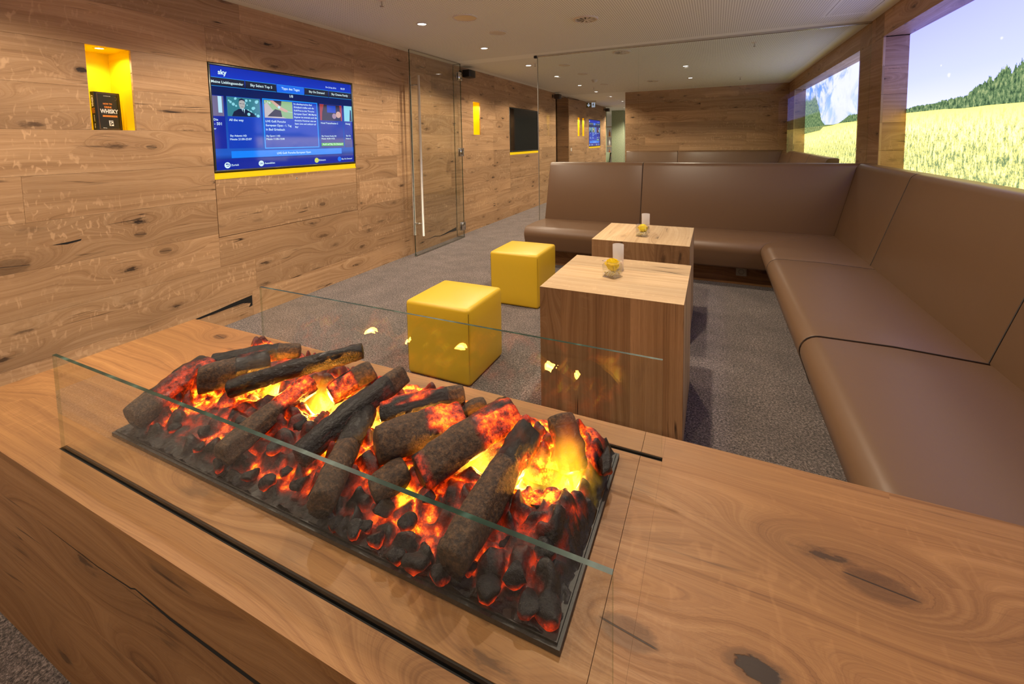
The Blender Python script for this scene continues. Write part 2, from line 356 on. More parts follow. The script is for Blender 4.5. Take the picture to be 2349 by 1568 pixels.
# right wall with picture recesses
WIN1 = (-1.3, 4.7817, .93, 2.116); WIN2 = (5.4547, 9.3765, .93, 2.116)
wr = tag(empty('wall_right', (W, 3.5, 0)), 'oak clad window wall with two deep backlit recesses', 'wall', kind='structure')
box('wall_core', (W+.24, -3.1, 0), (W+.28, 10.1, H), DARK, wr)
RJ = [[1.0, 4.0, 7.2], [2.1, 6.0], [.4, 3.3, 6.7], [1.2, 5.0, 8.0], [2.2, 6.4], [1, 4.2, 7.7]]
plank_wall(wr, -3.1, 9.99, RJ, [WIN1, WIN2], 'y', W, .018, OAKR)
for wn in (WIN1, WIN2):
    for yy, sg in ((wn[1], 1), (wn[0], -1)):
        for r in range(len(ROWS)-1):
            a, b = max(ROWS[r], wn[2]), min(ROWS[r+1], wn[3])
            if b-a < .01: continue
            y0, y1 = sorted((yy, yy+sg*.018))
            box('reveal_board', (W+.0165, y0, a+.0008), (W+WD+.03, y1, b-.0008), OAKR, wr, grain=0)
            box('reveal_lipping', (W, y0-.0002, a+.0008), (W+.0160, y1, b-.0008), OAKT, wr, grain=2)
    box('reveal_soffit', (W+.001, wn[0], wn[3]), (W+WD+.03, wn[1], wn[3]+.018), OAKR, wr, grain=1)
    box('reveal_sill', (W+.001, wn[0], wn[2]-.018), (W+WD+.03, wn[1], wn[2]), OAKR, wr, grain=1)
# divider wall closing the second booth
wv = tag(empty('wall_divider', (2.9, G+PB, 0)), 'oak plank divider wall behind the second booth', 'wall', kind='structure')
box('wall_core', (1.372, G+PB+.02, 0), (W+.2, G+PB+.14, H), OAKF, wv, grain=2)
plank_wall(wv, 1.372, W, [[2.2, 3.9], [1.62, 3.4], [2.9], [1.63, 3.6], [2.5], [1.8, 3.75]], [], 'x', G+PB, .018, OAK)
# ------------------------------------------------------------------ backlit landscape pictures
def fcurve(t, x, pts, lo, hi):
    n = nd(t, 'FloatCurve', {'Value': x}); cu = n.mapping.curves[0]
    n.mapping.clip_min_y = 0; n.mapping.clip_max_y = 1
    P = [((a-lo)/(hi-lo), b) for a, b in sorted(pts)]
    while len(cu.points) < len(P): cu.points.new(.5, .5)
    for q, (a, b) in zip(cu.points, P): q.location = (a, b); q.handle_type = 'VECTOR'
    n.mapping.update(); return n.outputs[0]
def landscape(name, y0, y1, hor, tree, cloud, estr, cloudmode):
    """printed field, tree line and sky on a light box; local y and z in metres"""
    m, t, o = newmat(name); p = nd(t, 'TexCoord').outputs['Object']; s = nd(t, 'SeparateXYZ', {0: p}); y, z = s.outputs[1], s.outputs[2]
    yn = ma(t, 'DIVIDE', y, y1-y0)
    hz = fcurve(t, yn, [(a, b-.9) for a, b in hor], y0, y1); tz = fcurve(t, yn, [(a, b-.9) for a, b in tree], y0, y1)
    zz = ma(t, 'SUBTRACT', z, hz)
    dep = mr(t, zz, -.52, 0, 1, 0)                 # 1 near the bottom edge
    sc = mr(t, zz, -.5, 0, 26, 90)
    st1 = noi(t, vec(t, ma(t, 'MULTIPLY', y, 34.0), ma(t, 'MULTIPLY', z, 15.0), 1.0), 1, 4, .65)
    st2 = noi(t, vec(t, ma(t, 'MULTIPLY', y, 110.0), ma(t, 'MULTIPLY', z, 75.0), 2.0), 1, 3, .7)
    fl = ma(t, 'MULTIPLY_ADD', st1, .72, ma(t, 'MULTIPLY', st2, .42))
    bias = mr(t, dep, 0, .6, .10, -.01)
    fl = ma(t, 'ADD', fl, bias)
    field = ramp(t, fl, [(.44, (.22, .32, .15)), (.52, (.50, .58, .24)), (.585, (1.4, 1.2, .36)), (.68, (2.7, 2.2, .72))])
    far = mr(t, zz, -.13, -.01, 0, .85)
    field = mix(t, far, field, (2.2, 1.6, .34))
    sky = ramp(t, mr(t, zz, 0, .72, 0, 1), [(0, (.95, .97, 1.9)), (.35, (.72, .78, 2.1)), (1, (.55, .58, 2.2))])
    if cloudmode:
        a = ma(t, 'MULTIPLY_ADD', z, 1.6, ma(t, 'MULTIPLY', y, 1.6))
        cn = noi(t, vec(t, ma(t, 'MULTIPLY', y, 1.5), ma(t, 'MULTIPLY', z, 1.9), 6.0), 1, 5, .6, .8)
        sky = mix(t, 1.0, ramp(t, mr(t, zz, 0, .72), [(0, (.60, .80, 1.6)), (1, (.16, .36, 1.4))]), (1, 1, 1), 'MULTIPLY')
        sky = mix(t, mr(t, cn, .40, .56, 0, 1, True), sky, (1.0, 1.0, 1.5))
        sh = noi(t, vec(t, ma(t, 'MULTIPLY', y, 3.0), ma(t, 'MULTIPLY', z, 4.0), 2.0), 1, 3)
        sky = mix(t, mr(t, sh, .52, .72, 0, .35), sky, (.62, .66, .86))
    for (cy, cz, cr) in cloud:
        e = ma(t, 'SQRT', ma(t, 'ADD', ma(t, 'POWER', ma(t, 'DIVIDE', ma(t, 'SUBTRACT', y, cy-y0), cr*1.6), 2.0), ma(t, 'POWER', ma(t, 'DIVIDE', ma(t, 'SUBTRACT', z, cz-.9), cr), 2.0)))
        e = ma(t, 'MULTIPLY_ADD', noi(t, p, 30, 3), .9, e)
        sky = mix(t, mr(t, e, 1.35, .8, 0, .9), sky, (1, 1, 1))
    th = ma(t, 'SUBTRACT', tz, hz)
    jag = ma(t, 'MULTIPLY_ADD', ma(t, 'SUBTRACT', noi(t, vec(t, ma(t, 'MULTIPLY', y, 24.0), 0.0, 3.0), 1, 3, .65), .5), .9, 1.0)
    jag = ma(t, 'ADD', jag, ma(t, 'MULTIPLY', ma(t, 'SUBTRACT', noi(t, vec(t, ma(t, 'MULTIPLY', y, 130.0), ma(t, 'MULTIPLY', z, 60.0), 3.0), 1, 2), .5), .25))
    isT = ma(t, 'MULTIPLY', ma(t, 'LESS_THAN', zz, ma(t, 'MULTIPLY', th, jag)), ma(t, 'GREATER_THAN', zz, 0.0))
    tn = noi(t, vec(t, ma(t, 'MULTIPLY', y, 40.0), ma(t, 'MULTIPLY', z, 26.0), 0.0), 1, 4, .7)
    tc = ramp(t, tn, [(.36, (.035, .075, .045)), (.5, (.16, .27, .12)), (.62, (.42, .52, .24)), (.75, (.70, .66, .28))])
    c = mix(t, isT, sky, tc)
    c = mix(t, ma(t, 'LESS_THAN', zz, 0.0), c, field)
    t.links.new(nd(t, 'Emission', {0: c, 1: estr}).outputs[0], o.inputs[0]); return m
PIC = 1.0
for (wn, lab, hor, tree, cl, mode) in (
    (WIN1, 'backlit picture of a yellow rapeseed field and pale blue sky, beside the brown sofa', [(-1.3, 1.43), (3.2, 1.444), (3.56, 1.451), (3.83, 1.449), (4.13, 1.46), (4.7817, 1.466)],
     [(-1.3, 1.62), (2.0, 1.66), (3.0, 1.665), (3.26, 1.652), (3.333, 1.631), (3.42, 1.653), (3.48, 1.611), (3.59, 1.599), (3.694, 1.575), (3.81, 1.529), (4.1, 1.524), (4.27, 1.511), (4.6, 1.514), (4.7817, 1.50)],
     [(4.06, 1.69, .022), (3.461, 1.818, .014), (4.186, 1.772, .01)], False),
    (WIN2, 'backlit picture of a field with streaked white clouds in the second booth', [(5.4547, 1.445), (6.2, 1.445), (6.6, 1.446), (7.02, 1.445), (7.4, 1.425), (7.9, 1.42), (8.1, 1.372), (9.3765, 1.325)],
     [(5.4547, 1.53), (6.24, 1.53), (6.5, 1.535), (6.8, 1.48), (7.02, 1.448), (7.3, 1.44), (7.8, 1.45), (8.03, 1.52), (8.26, 1.75), (8.54, 1.94), (8.86, 1.96), (9.3765, 1.94)], [], True)):
    mat = landscape('print_'+('a' if not mode else 'b'), wn[0], wn[1], hor, tree, cl, PIC, mode)
    tag(box('landscape_lightbox', (W+WD, wn[0]+.004, .932), (W+WD+.025, wn[1]-.004, 2.112), mat, origin=(W+WD, wn[0], .9)), lab, 'picture', 'backlit landscape pictures')
# ------------------------------------------------------------------ ceiling fittings
def spot(parent, loc, power, size, blend, col, rad=.03, aim=None):
    l = bpy.data.lights.new('lamp', 'SPOT'); l.energy = power; l.spot_size = math.radians(size); l.spot_blend = blend; l.color = col; l.shadow_soft_size = rad
    ob = bpy.data.objects.new('lamp', l); COL.objects.link(ob); ob.parent = parent; ob.location = Vector(loc)-ORG[parent.name]
    if aim is not None: ob.rotation_euler = (Vector(aim)-Vector(loc)).to_track_quat('-Z', 'Y').to_euler()
    return ob
LENS = emat('lamp_lens', (1, .95, .86), 9.0)
def downlight(x, y, lab, pw=1.0):
    r = tag(empty('ceiling_downlight', (x, y, H-.012)), lab, 'ceiling light', 'recessed ceiling downlights')
    lathe('trim_ring', (x, y, H-.006), [(.037, .006), (.047, .006), (.047, .001), (.040, -.002), (.037, .001)], WHITE, r, 28)
    lathe('lens', (x, y, H-.003), [(.0001, -.001), (.037, 0), (.037, .002), (.0001, .003)], LENS, r, 28)
    spot(r, (x, y, H-.012), SPOT_W*pw, 142, .45, SPOT_COL, .03)
for y in (-1.6, -.4, .82, 2.03, 3.256, 4.398, 5.673, 6.85, 8.19, 9.47):  # lamps behind the camera are unseen, added to feed the ambient light
    lab = {3.256: 'round recessed downlight above the wall screen, nearest the concave disc', 4.398: 'round recessed downlight just before the glass door', 5.673: 'round recessed downlight just past the glass partition edge'}.get(y, 'round recessed downlight in the row along the oak wall, lengthened by added lamps')
    downlight(.855, y, lab)
for y in (-1.6, .74, 1.98, 3.22, 6.86, 8.23): downlight(2.785, y, 'round recessed downlight in the lounge table row, lengthened by added lamps' if y < 5 else 'round recessed downlight over the second booth', .35 if y == .74 else 1.0)  # counter lamp added to brighten the table front, rear one added for ambient
for x, y in ((.9, 10.7), (.9, 12.2), (.9, 13.4), (.5, 14.6), (1.1, 15.6), (-.2, 17.0), (.9, 17.6)): downlight(x, y, 'round recessed downlight over the far bar area, in a group filled out with added lamps', 1.2 if y < 14 else 2.2)  # first and third corridor lamps added to brighten the far oak wall
def disc(x, y, r_, name, lab, concave):
    r = tag(empty(name, (x, y, H-.02)), lab, 'speaker' if not concave else 'ceiling light', 'round discs in the ceiling' if not concave else None)
    if concave:
        lathe('trim_ring', (x, y, H), [(r_*.86, -.001), (r_*.88, -.009), (r_*.97, -.009), (r_, 0)], WHITE, r, 40)
        lathe('bowl', (x, y, H), [(.0001, -.0005), (r_*.3, -.0006), (r_*.6, -.0015), (r_*.86, -.006)], pbr('bowl_cream', (.72, .60, .38), .35), r, 40)
    else:
        lathe('trim_ring', (x, y, H), [(r_*.90, -.002), (r_*.92, -.008), (r_*.98, -.008), (r_, 0)], WHITE, r, 40)
        lathe('grille', (x, y, H), [(.0001, -.004), (r_*.9, -.004)], pbr('grille_cream', (.66, .60, .50), .8), r, 40)
disc(1.283, 3.266, .105, 'ceiling_lamp', 'large round concave cream lamp dish in the ceiling', True)
for y, l in ((3.855, 'cream round loudspeaker grille flush in ceiling near the concave dish'), (5.91, 'round ceiling loudspeaker grille past the glass edge'), (6.822, 'round ceiling loudspeaker grille before the smoke detector'), (8.306, 'small round ceiling grille beyond the smoke detector')):
    disc(1.293, y, .082, 'ceiling_speaker', l, False)
VANE = pbr('vane_white', (.66, .60, .50), .4); VHOLE = pbr('vent_void', (.05, .045, .04), .8)
def vent(x, y, lab):
    R_ = .105
    r = tag(empty('swirl_vent', (x, y, H-.02)), lab, 'air vent', 'swirl ceiling vents')
    lathe('rim', (x, y, H), [(R_*.78, -.001), (R_*.80, -.012), (R_*.96, -.012), (R_, 0)], VANE, r, 40)
    lathe('void', (x, y, H), [(.0001, -.0012), (R_*.8, -.0012)], VHOLE, r, 32)
    lathe('hub', (x, y, H), [(.0001, -.014), (.014, -.014), (.016, -.002)], VANE, r, 16)
    for i in range(10):
        a = 2*math.pi*i/10; b = a+.5; c = a+.16
        b = a+.36; P = [(.014, a, -.009), (R_*.79, a, -.0085), (R_*.79, b, -.0105), (.014, b, -.010)]
        V = [(x+q*math.cos(g), y+q*math.sin(g), H+h) for q, g, h in P]
        V += [(vx, vy, vz+.0012) for vx, vy, vz in V]
        obj('vane', V, [(3, 2, 1, 0), (4, 5, 6, 7), (0, 1, 5, 4), (1, 2, 6, 5), (2, 3, 7, 6), (3, 0, 4, 7)], VANE, r)
vent(2.165, 3.784, 'round cream swirl air vent in ceiling on the fireplace side of the glass')
vent(2.165, 5.384, 'round cream swirl air vent in ceiling just behind the glass')
vent(2.165, 8.285, 'round cream swirl air vent far back in the second booth')
def sprinkler(x, y, lab):
    r = tag(empty('sprinkler', (x, y, H-.05)), lab, 'sprinkler', 'ceiling sprinkler heads')
    lathe('rose', (x, y, H), [(.0001, -.010), (.018, -.009), (.034, 0)], WHITE, r, 20)
    lathe('stem', (x, y, H), [(.006, -.010), (.006, -.042)], CHROME, r, 10)
    lathe('deflector', (x, y, H), [(.0001, -.046), (.014, -.046), (.014, -.043), (.0001, -.042)], CHROME, r, 14)
for (x, y, l) in ((3.557, 5.582, 'chrome sprinkler head just behind the glass partition'), (3.557, 8.578, 'chrome sprinkler head near the second booth divider'), (.984, 2.597, 'chrome sprinkler head above the wall screen'), (1.003, 8.659, 'chrome sprinkler head by the far corridor'), (1.0, 5.55, 'chrome sprinkler head beside the glass partition edge')): sprinkler(x, y, l)
sd = tag(empty('smoke_detector', (1.284, 7.609, H-.05)), 'white round smoke detector on the ceiling', 'smoke detector')
lathe('base', (1.284, 7.609, H), [(.0001, -.016), (.05, -.016), (.052, 0)], WHITE, sd, 24)
lathe('sensor_head', (1.284, 7.609, H), [(.0001, -.048), (.026, -.047), (.038, -.034), (.042, -.017)], WHITE, sd, 24)
# small black wall loudspeakers
def wall_speaker(y, z, lab, k=1.0):
    r = tag(empty('wall_speaker', (0, y, z-.05)), lab, 'speaker', 'small black loudspeakers under the ceiling')
    box('mount_plate', (0.0005, y-.10*k, z-.03), (.012, y-.05*k, z+.035), BLACK, r)
    tube('bracket', [(.01, y-.07*k, z), (.045, y-.05*k, z), (.06, y, z)], .009, BLACK, r, 8)
    bevelbox('cabinet', (.035, y-.075*k, z-.055), (.15, y+.10*k, z+.045), .012, BLACK, r)
wall_speaker(5.36, 2.225, 'small black loudspeaker on bracket beside the glass door hinges')
wall_speaker(9.15, 2.235, 'small black loudspeaker on bracket beside the open doorway')
wall_speaker(14.0, 2.225, 'small black loudspeaker at the end of the far oak wall')
tag(tube('loose_cable', [(.01, 9.32, H-.02), (.02, 9.7, H-.03), (.03, 10.3, H-.04), (.03, 11.0, H-.02)], .008, BLACK), 'loose black cable under the ceiling over the doorway', 'cable')
# ------------------------------------------------------------------ niches
def niche(n, lab, power=.9):
    a, b, c, d = n; D = -.25
    r = tag(empty('wall_niche', (-.12, (a+b)/2, c)), lab, 'niche', 'yellow lit wall niches')
    box('back_panel', (D-.01, a-.01, c-.01), (D, b+.01, d+.01), NICHE, r)
    box('side_panel', (D, a-.012, c-.01), (-.0185, a, d+.01), NICHE, r)
    box('side_panel', (D, b, c-.01), (-.0185, b+.012, d+.01), NICHE, r)
    box('top_panel', (D, a-.01, d), (-.0185, b+.01, d+.012), NICHE, r)
    box('bottom_panel', (D, a-.01, c-.012), (-.0185, b+.01, c), NICHE, r)
    y = (a+b)/2-.01
    lathe('lamp_ring', (-.075, y, d), [(.020, -.001), (.022, -.003), (.031, -.003), (.032, 0)], NICHE, r, 20)
    lathe('lamp_lens', (-.075, y, d), [(.0001, -.002), (.020, -.0015)], LENS, r, 20)
    spot(r, (-.075, y, d-.006), power, 150, .5, (1, .90, .68), .012)
    return r
niche(N1, 'yellow lined wall niche holding a whisky book', 4.5)
niche(N2, 'slim yellow lit wall niche beside the black screen', 4.5)
niche(N3, 'first of two slim yellow niches on the far oak wall', 4.5)
niche(N4, 'second slim yellow niche, next to the far blue screen', 4.5)
# book
def text_mesh(s, bold=0.0):
    cu = bpy.data.curves.new('t', 'FONT'); cu.body = s; cu.size = 1; cu.offset = bold; cu.resolution_u = 2
    ob = bpy.data.objects.new('t', cu); COL.objects.link(ob)
    dg = bpy.context.evaluated_depsgraph_get(); me = bpy.data.meshes.new_from_object(ob.evaluated_get(dg))
    V = [(v.co.x, v.co.y) for v in me.vertices]; F = [list(p.vertices) for p in me.polygons]
    bpy.data.objects.remove(ob); bpy.data.curves.remove(cu); bpy.data.meshes.remove(me)
    x0 = min(v[0] for v in V); x1 = max(v[0] for v in V)
    return [(x-x0, y) for x, y in V], F, x1-x0
def lettering(name, items, fn, mat, parent, bold=.012):
    """items: (string, s, t, width[, rot]); all words of one print colour as one flat part"""
    V, F = [], []
    for it in items:
        v, f, wd = text_mesh(it[0], bold); k = it[3]/wd; n = len(V)
        rot = it[4] if len(it) > 4 else 0; ky = it[5] if len(it) > 5 else 1.0; c, s_ = math.cos(rot), math.sin(rot)
        V += [fn(it[1]+(x*c-y*ky*s_)*k, it[2]+(x*s_+y*ky*c)*k) for x, y in v]; F += [[i+n for i in q] for q in f]
    return obj(name, V, F, mat, parent)
def flat(name, pts, fn, mat, parent): return obj(name, [fn(*q) for q in pts], [list(range(len(pts)))], mat, parent)
def rect(a, b, c, d): return [(a, c), (b, c), (b, d), (a, d)]
bk = tag(empty('book', (-.10, 1.40, 1.392)), 'black hardback book titled HOW TO DRINK WHISKY standing in the yellow niche', 'book')
BKM = pbr('book_cover_black', (.007, .005, .004), .45); BKO = pbr('book_orange', (.75, .24, .03), .5); BKW = pbr('book_white', (.75, .70, .66), .5)
BKB = pbr('book_copper_line', (.22, .10, .04), .5); PAPER = pbr('book_pages', (.6, .53, .42), .9)
# cover plane: spine bottom corner (px 235) to fore edge, turned slightly in the niche
cA = Vector((-.045, 1.343, 1.3925)); cB = Vector((-.085, 1.478, 1.3925)); cw = (cB-cA).length; ch = .221
cx = (cB-cA).normalized(); cz = Vector((-.04, 0, 1)).normalized(); cn = cx.cross(cz)
def cover(s, t, off=.0006): return tuple(cA+cx*s+cz*t+cn*off)
th = .024
def hexa(name, p, mat, parent): return obj(name, [tuple(q) for q in p], BF, mat, parent)
def slab(s0, s1, d0, d1, t0, t1): return [cA+cx*s+cz*t-cn*d for t in (t0, t1) for s, d in ((s0, d0), (s1, d0), (s1, d1), (s0, d1))]
hexa('front_cover', slab(0, cw, 0, .003, 0, ch), BKM, bk); hexa('back_cover', slab(0, cw, th-.003, th, 0, ch), BKM, bk)
hexa('spine', slab(-.004, .004, 0, th, 0, ch), BKM, bk); hexa('pages', slab(.004, cw-.004, .003, th-.003, .003, ch-.003), PAPER, bk)
lettering('cover_title', [('WHISKY', .022, .100, .102, 0, 1.25)], cover, BKW, bk, .03)
lettering('cover_lettering', [('HOW TO', .042, .150, .050, 0, 1.1), ('DRINK', .048, .130, .042, 0, 1.1)], cover, BKO, bk, .03)
lettering('author_lettering', [('DAVE BROOM', .048, .198, .038)], cover, BKW, bk, .01)
lettering('publisher_lettering', [('Hallwag', .030, .012, .020)], cover, BKW, bk, .01)
rb = flat('ribbon', [(.032, .078), (.118, .078), (.114, .083), (.118, .088), (.032, .088), (.036, .083)], cover, BKO, bk)
lettering('ribbon_lettering', [('YOUR GUIDE AND TRAINER', .040, .081, .070)], lambda s, t: cover(s, t, .0011), BKM, bk, .01)
for r4 in (rect(.012, cw-.008, .213, .2145), rect(.012, cw-.008, .006, .0075), rect(.012, .0135, .006, .2145), rect(cw-.0095, cw-.008, .006, .2145)): flat('border_line', r4, cover, BKB, bk)
flat('glass_emblem', rect(.066, .090, .026, .058), lambda s, t: cover(s+(t-.04)*-.06, t), BKW, bk)
for i, (a, b, c, d) in enumerate(((.068, .088, .052, .056), (.070, .078, .040, .048), (.080, .087, .034, .044), (.071, .079, .029, .037))): flat('emblem_mark', rect(a, b, c, d), lambda s, t: cover(s, t, .0012), BKM, bk)
lathe('seal', tuple(cA+cx*.112+cz*.188+cn*.0008), [(.0085, 0), (.0095, .0001)], BKB, bk, 20, axis='x')
def spine(s, t): return tuple(cA-cx*.0046-cn*s+cz*t)
lettering('spine_title', [('WHISKY', .017, .135, .068, math.pi/2, 1.0)], lambda s, t: spine(th-s, t), BKW, bk, .03)
lettering('spine_lettering', [('HOW TO', .021, .098, .03, math.pi/2), ('DRINK', .012, .098, .03, math.pi/2)], lambda s, t: spine(th-s, t), BKO, bk, .03)
lettering('spine_author', [('DAVE BROOM', .016, .05, .036, math.pi/2), ('Hallwag', .016, .012, .026, math.pi/2)], lambda s, t: spine(th-s, t), BKW, bk, .01)
# ------------------------------------------------------------------ televisions
S_ = lambda n, c, k=1.0: screenmat('display_'+n, c, k)
NAVY = S_('navy', (.0, .02, .36), .9)
def screen_grad():
    m, t, o = newmat('display_background'); p = nd(t, 'TexCoord').outputs['Object']; z = nd(t, 'SeparateXYZ', {0: p}).outputs[2]; y = nd(t, 'SeparateXYZ', {0: p}).outputs[1]
    c = ramp(t, mr(t, z, 0, .76), [(0, (0, .012, .16)), (.11, (0, .02, .26)), (.16, (.01, .10, .55)), (.45, (.005, .07, .42)), (.70, (.0, .012, .10)), (.80, (.0, .01, .10)), (.86, (0, .035, .55)), (1, (0, .02, .38))])
    b = nd(t, 'BsdfPrincipled', {'Base Color': (.004, .004, .006, 1), 'Roughness': .06, 'Emission Color': c, 'Emission Strength': 1.0})
    t.links.new(b.outputs[0], o.inputs[0]); return m
UI = dict(bg=screen_grad(), white=S_('white', (.72, .95, 1.0), .95), tab=S_('tab', (.003, .008, .03)), tabsel=S_('tab_selected', (.0, .13, .80)), line=S_('line', (.02, .35, .9)),
          card=S_('card', (.0, .045, .48)), cyan=S_('cyan', (.0, .28, 1.0), 1.1), bar=S_('bar', (.0, .22, .95)), green=S_('green', (.06, .45, .12)), yel=S_('yellow', (.62, .68, .14)),
          blue=S_('blue', (0, .16, 1.0)), teal=S_('teal', (.03, .20, .26)), tealb=S_('leaf', (.25, .65, .75)), suit=S_('suit', (.002, .012, .05)), skin=S_('skin', (.42, .42, .42)), shirt=S_('shirt', (.45, .75, .9)),
          grass=S_('grass', (.26, .46, .20)), skin2=S_('skin2', (.62, .36, .27)), sand=S_('sand', (.50, .44, .42)), dark=S_('dark', (.02, .012, .02)), red=S_('red', (.34, .03, .02)), pinky=S_('pinky', (.35, .22, .30)), stripe=S_('stripe', (.16, .14, .26)))
TXT = [("Meine Lieblingssender",0.018,0.627,0.231),("Sky Select Top 5",0.303,0.629,0.181),("Tipps des Tages",0.567,0.632,0.172),("Sky On Demand",0.833,0.631,0.166),("Sky Cinema Family",1.079,0.631,0.198),("Do 22 Sep 2016",1.017,0.690,0.120),("06:29",1.191,0.692,0.050),("1/8",0.639,0.573,0.032),("Die",0.018,0.363,0.030),("- S01",0.020,0.332,0.052),("er",0.016,0.301,0.016),("All the way",0.126,0.364,0.108),("LIVE Golf: Porsche",0.411,0.364,0.178),("European Open - 1. Tag",0.412,0.333,0.229),("in Bad Griesbach",0.411,0.300,0.166),("Sky Atlantic HD",0.126,0.251,0.125),("Heute 21:00-23:07",0.125,0.225,0.164),("Sky Sport 1 HD",0.410,0.251,0.122),("Heute 11:00-13:00",0.410,0.226,0.160),("Im oberbayrischen Bad",0.673,0.517,0.182),("Griesbach treffen sich die",0.673,0.490,0.202),("Golf-Pros zu den \"Porsche",0.673,0.463,0.204),("European Open\". Mit Martin",0.673,0.435,0.227),("Kaymer ist erstmals auch die",0.673,0.408,0.230),("deutsche Nummer eins am",0.674,0.380,0.218),("Start. Live und exklusiv auf",0.675,0.353,0.216),("Sky!",0.675,0.326,0.031),("Hotel Transsilvanien 2",0.945,0.367,0.195),("Aveng",1.231,0.367,0.060),("Sky Cinema Family HD",0.945,0.252,0.170),("Heute 18:30-19:55",0.944,0.228,0.150),("Sky Cin",1.232,0.255,0.060),("Heute 2",1.230,0.229,0.062),("Auch auf Sky On Demand",0.953,0.178,0.232),("LIVE Golf: Porsche European Open",0.496,0.112,0.325),("Zurück",0.120,0.038,0.058),("Auswählen",0.382,0.038,0.089),("Erinnern",0.903,0.038,0.075),("Sky On Demand",1.165,0.038,0.130),("1. Tag",0.414,0.514,0.048)]
def tv_case(y0, z0, lab, label_group=None):
    r = tag(empty('television', (-.03, y0+.667, z0)), lab, 'television', 'recessed wall televisions')
    box('housing', (-.055, y0+.03, z0+.03), (-.018, y0+1.304, z0+.73), BLACK, r)
    b = .0125
    for lo, hi in (((0, 0), (1.3336, b)), ((0, .7602-b), (1.3336, .7602)), ((0, b), (b, .7602-b)), ((1.3336-b, b), (1.3336, .7602-b))):
        bevelbox('bezel', (-.02, y0+lo[0], z0+lo[1]), (.004, y0+hi[0], z0+hi[1]), .002, BEZEL, r, 1)
    return r
def circle(cx_, cy_, r_, n=20): return [(cx_+r_*math.cos(2*math.pi*i/n), cy_+r_*math.sin(2*math.pi*i/n)) for i in range(n)]
TZ0 = 1.1052
tv1 = tv_case(1.9517, TZ0, 'large flat television showing a blue programme menu, over the oak flap')
def scr(k): return lambda s, t: (-.006+.0003*k, 1.9517+s, TZ0+t)
b1 = box('screen', (-.012, 1.9517+.0125, TZ0+.0125), (-.006, 1.9517+1.321, TZ0+.7477), UI['bg'], tv1)
lettering('screen_logo', [('sky', .068, .690, .062)], scr(3), UI['white'], b1, .03)
for it in TXT: lettering('screen_text', [it], scr(5), UI['white'], b1, .012)
for i, (a, b) in enumerate(((.013, .260), (.265, .521), (.526, .784), (.789, 1.045), (1.05, 1.320))):
    flat('menu_tab', rect(a, b, .608, .665), scr(1), UI['tabsel' if i == 2 else 'tab'], b1)
    flat('tab_edge', rect(a, b, .665, .668), scr(2), UI['line'], b1); flat('tab_edge', rect(a, b, .605, .608), scr(2), UI['line'], b1)
flat('programme_card', rect(.116, .378, .165, .541), scr(1), UI['card'], b1)
flat('selected_frame', rect(.394, .915, .158, .547), scr(1), UI['cyan'], b1); flat('selected_card', rect(.402, .907, .166, .540), scr(2), UI['card'], b1)
flat('programme_card', rect(.937, 1.201, .152, .544), scr(1), NAVY, b1); flat('programme_card', rect(1.215, 1.3205, .152, .544), scr(1), NAVY, b1); flat('programme_card', rect(.013, .10, .165, .541), scr(1), NAVY, b1)
flat('title_bar', rect(.128, 1.17, .095, .145), scr(1), UI['bar'], b1)
flat('green_badge', rect(.942, 1.198, .170, .196), scr(2), UI['green'], b1)
t1_ = flat('thumbnail', rect(.118, .372, .398, .538), scr(2), UI['teal'], b1)
rr = random.Random(3)
for i in range(22): flat('leaf_blur', circle(.13+rr.random()*.23, .41+rr.random()*.12, .005+rr.random()*.008, 8), scr(3), UI['tealb'], b1)
flat('suit', [(.150, .399), (.340, .399), (.315, .425), (.262, .452), (.236, .458), (.205, .455), (.165, .432)], scr(4), UI['suit'], b1)
flat('shirt', [(.222, .458), (.250, .456), (.243, .415)], scr(5), UI['shirt'], b1); flat('tie', [(.232, .452), (.240, .452), (.246, .405), (.236, .405)], scr(6), UI['suit'], b1)
flat('face', [(.229+.024*math.cos(a), .490+.036*math.sin(a)) for a in [2*math.pi*i/20 for i in range(20)]], scr(5), UI['skin'], b1)
[flat('spectacles', rect(a_, a_+.016, .4915, .4945), scr(6), UI['suit'], b1) for a_ in (.2105, .2325)]; flat('mouth', rect(.221, .238, .4695, .4715), scr(6), UI['suit'], b1); flat('hair', [(.205, .50), (.207, .522), (.229, .532), (.251, .522), (.253, .50), (.247, .515), (.229, .52), (.211, .515)], scr(6), UI['suit'], b1)
flat('microphone', circle(.278, .418, .012, 14), scr(6), UI['tealb'], b1); flat('microphone', circle(.352, .408, .012, 14), scr(6), UI['tealb'], b1)
flat('thumbnail', rect(.407, .660, .399, .536), scr(3), UI['grass'], b1)
flat('sand_spray', [(.407, .399), (.60, .399), (.52, .43), (.47, .47), (.43, .52), (.407, .50)], scr(4), UI['sand'], b1)
flat('dark_clothing', [(.47, .536), (.56, .536), (.555, .50), (.53, .49), (.49, .52)], scr(5), UI['dark'], b1); flat('dark_clothing', [(.43, .41), (.56, .41), (.55, .46), (.50, .47)], scr(5), UI['dark'], b1)
flat('arm', [(.455, .536), (.485, .536), (.56, .487), (.612, .465), (.615, .452), (.59, .450), (.54, .468)], scr(6), UI['skin2'], b1)
flat('glove', circle(.535, .486, .011, 12), scr(7), UI['shirt'], b1); flat('club_shaft', [(.61, .458), (.658, .450), (.658, .447), (.61, .455)], scr(6), UI['shirt'], b1)
flat('thumbnail', rect(.939, 1.193, .398, .541), scr(2), UI['dark'], b1)
flat('red_curtain', [(.939, .541), (.985, .541), (.965, .47), (.958, .398), (.939, .398)], scr(3), UI['red'], b1); flat('red_curtain', [(1.165, .541), (1.193, .541), (1.193, .398), (1.18, .398)], scr(3), UI['red'], b1)
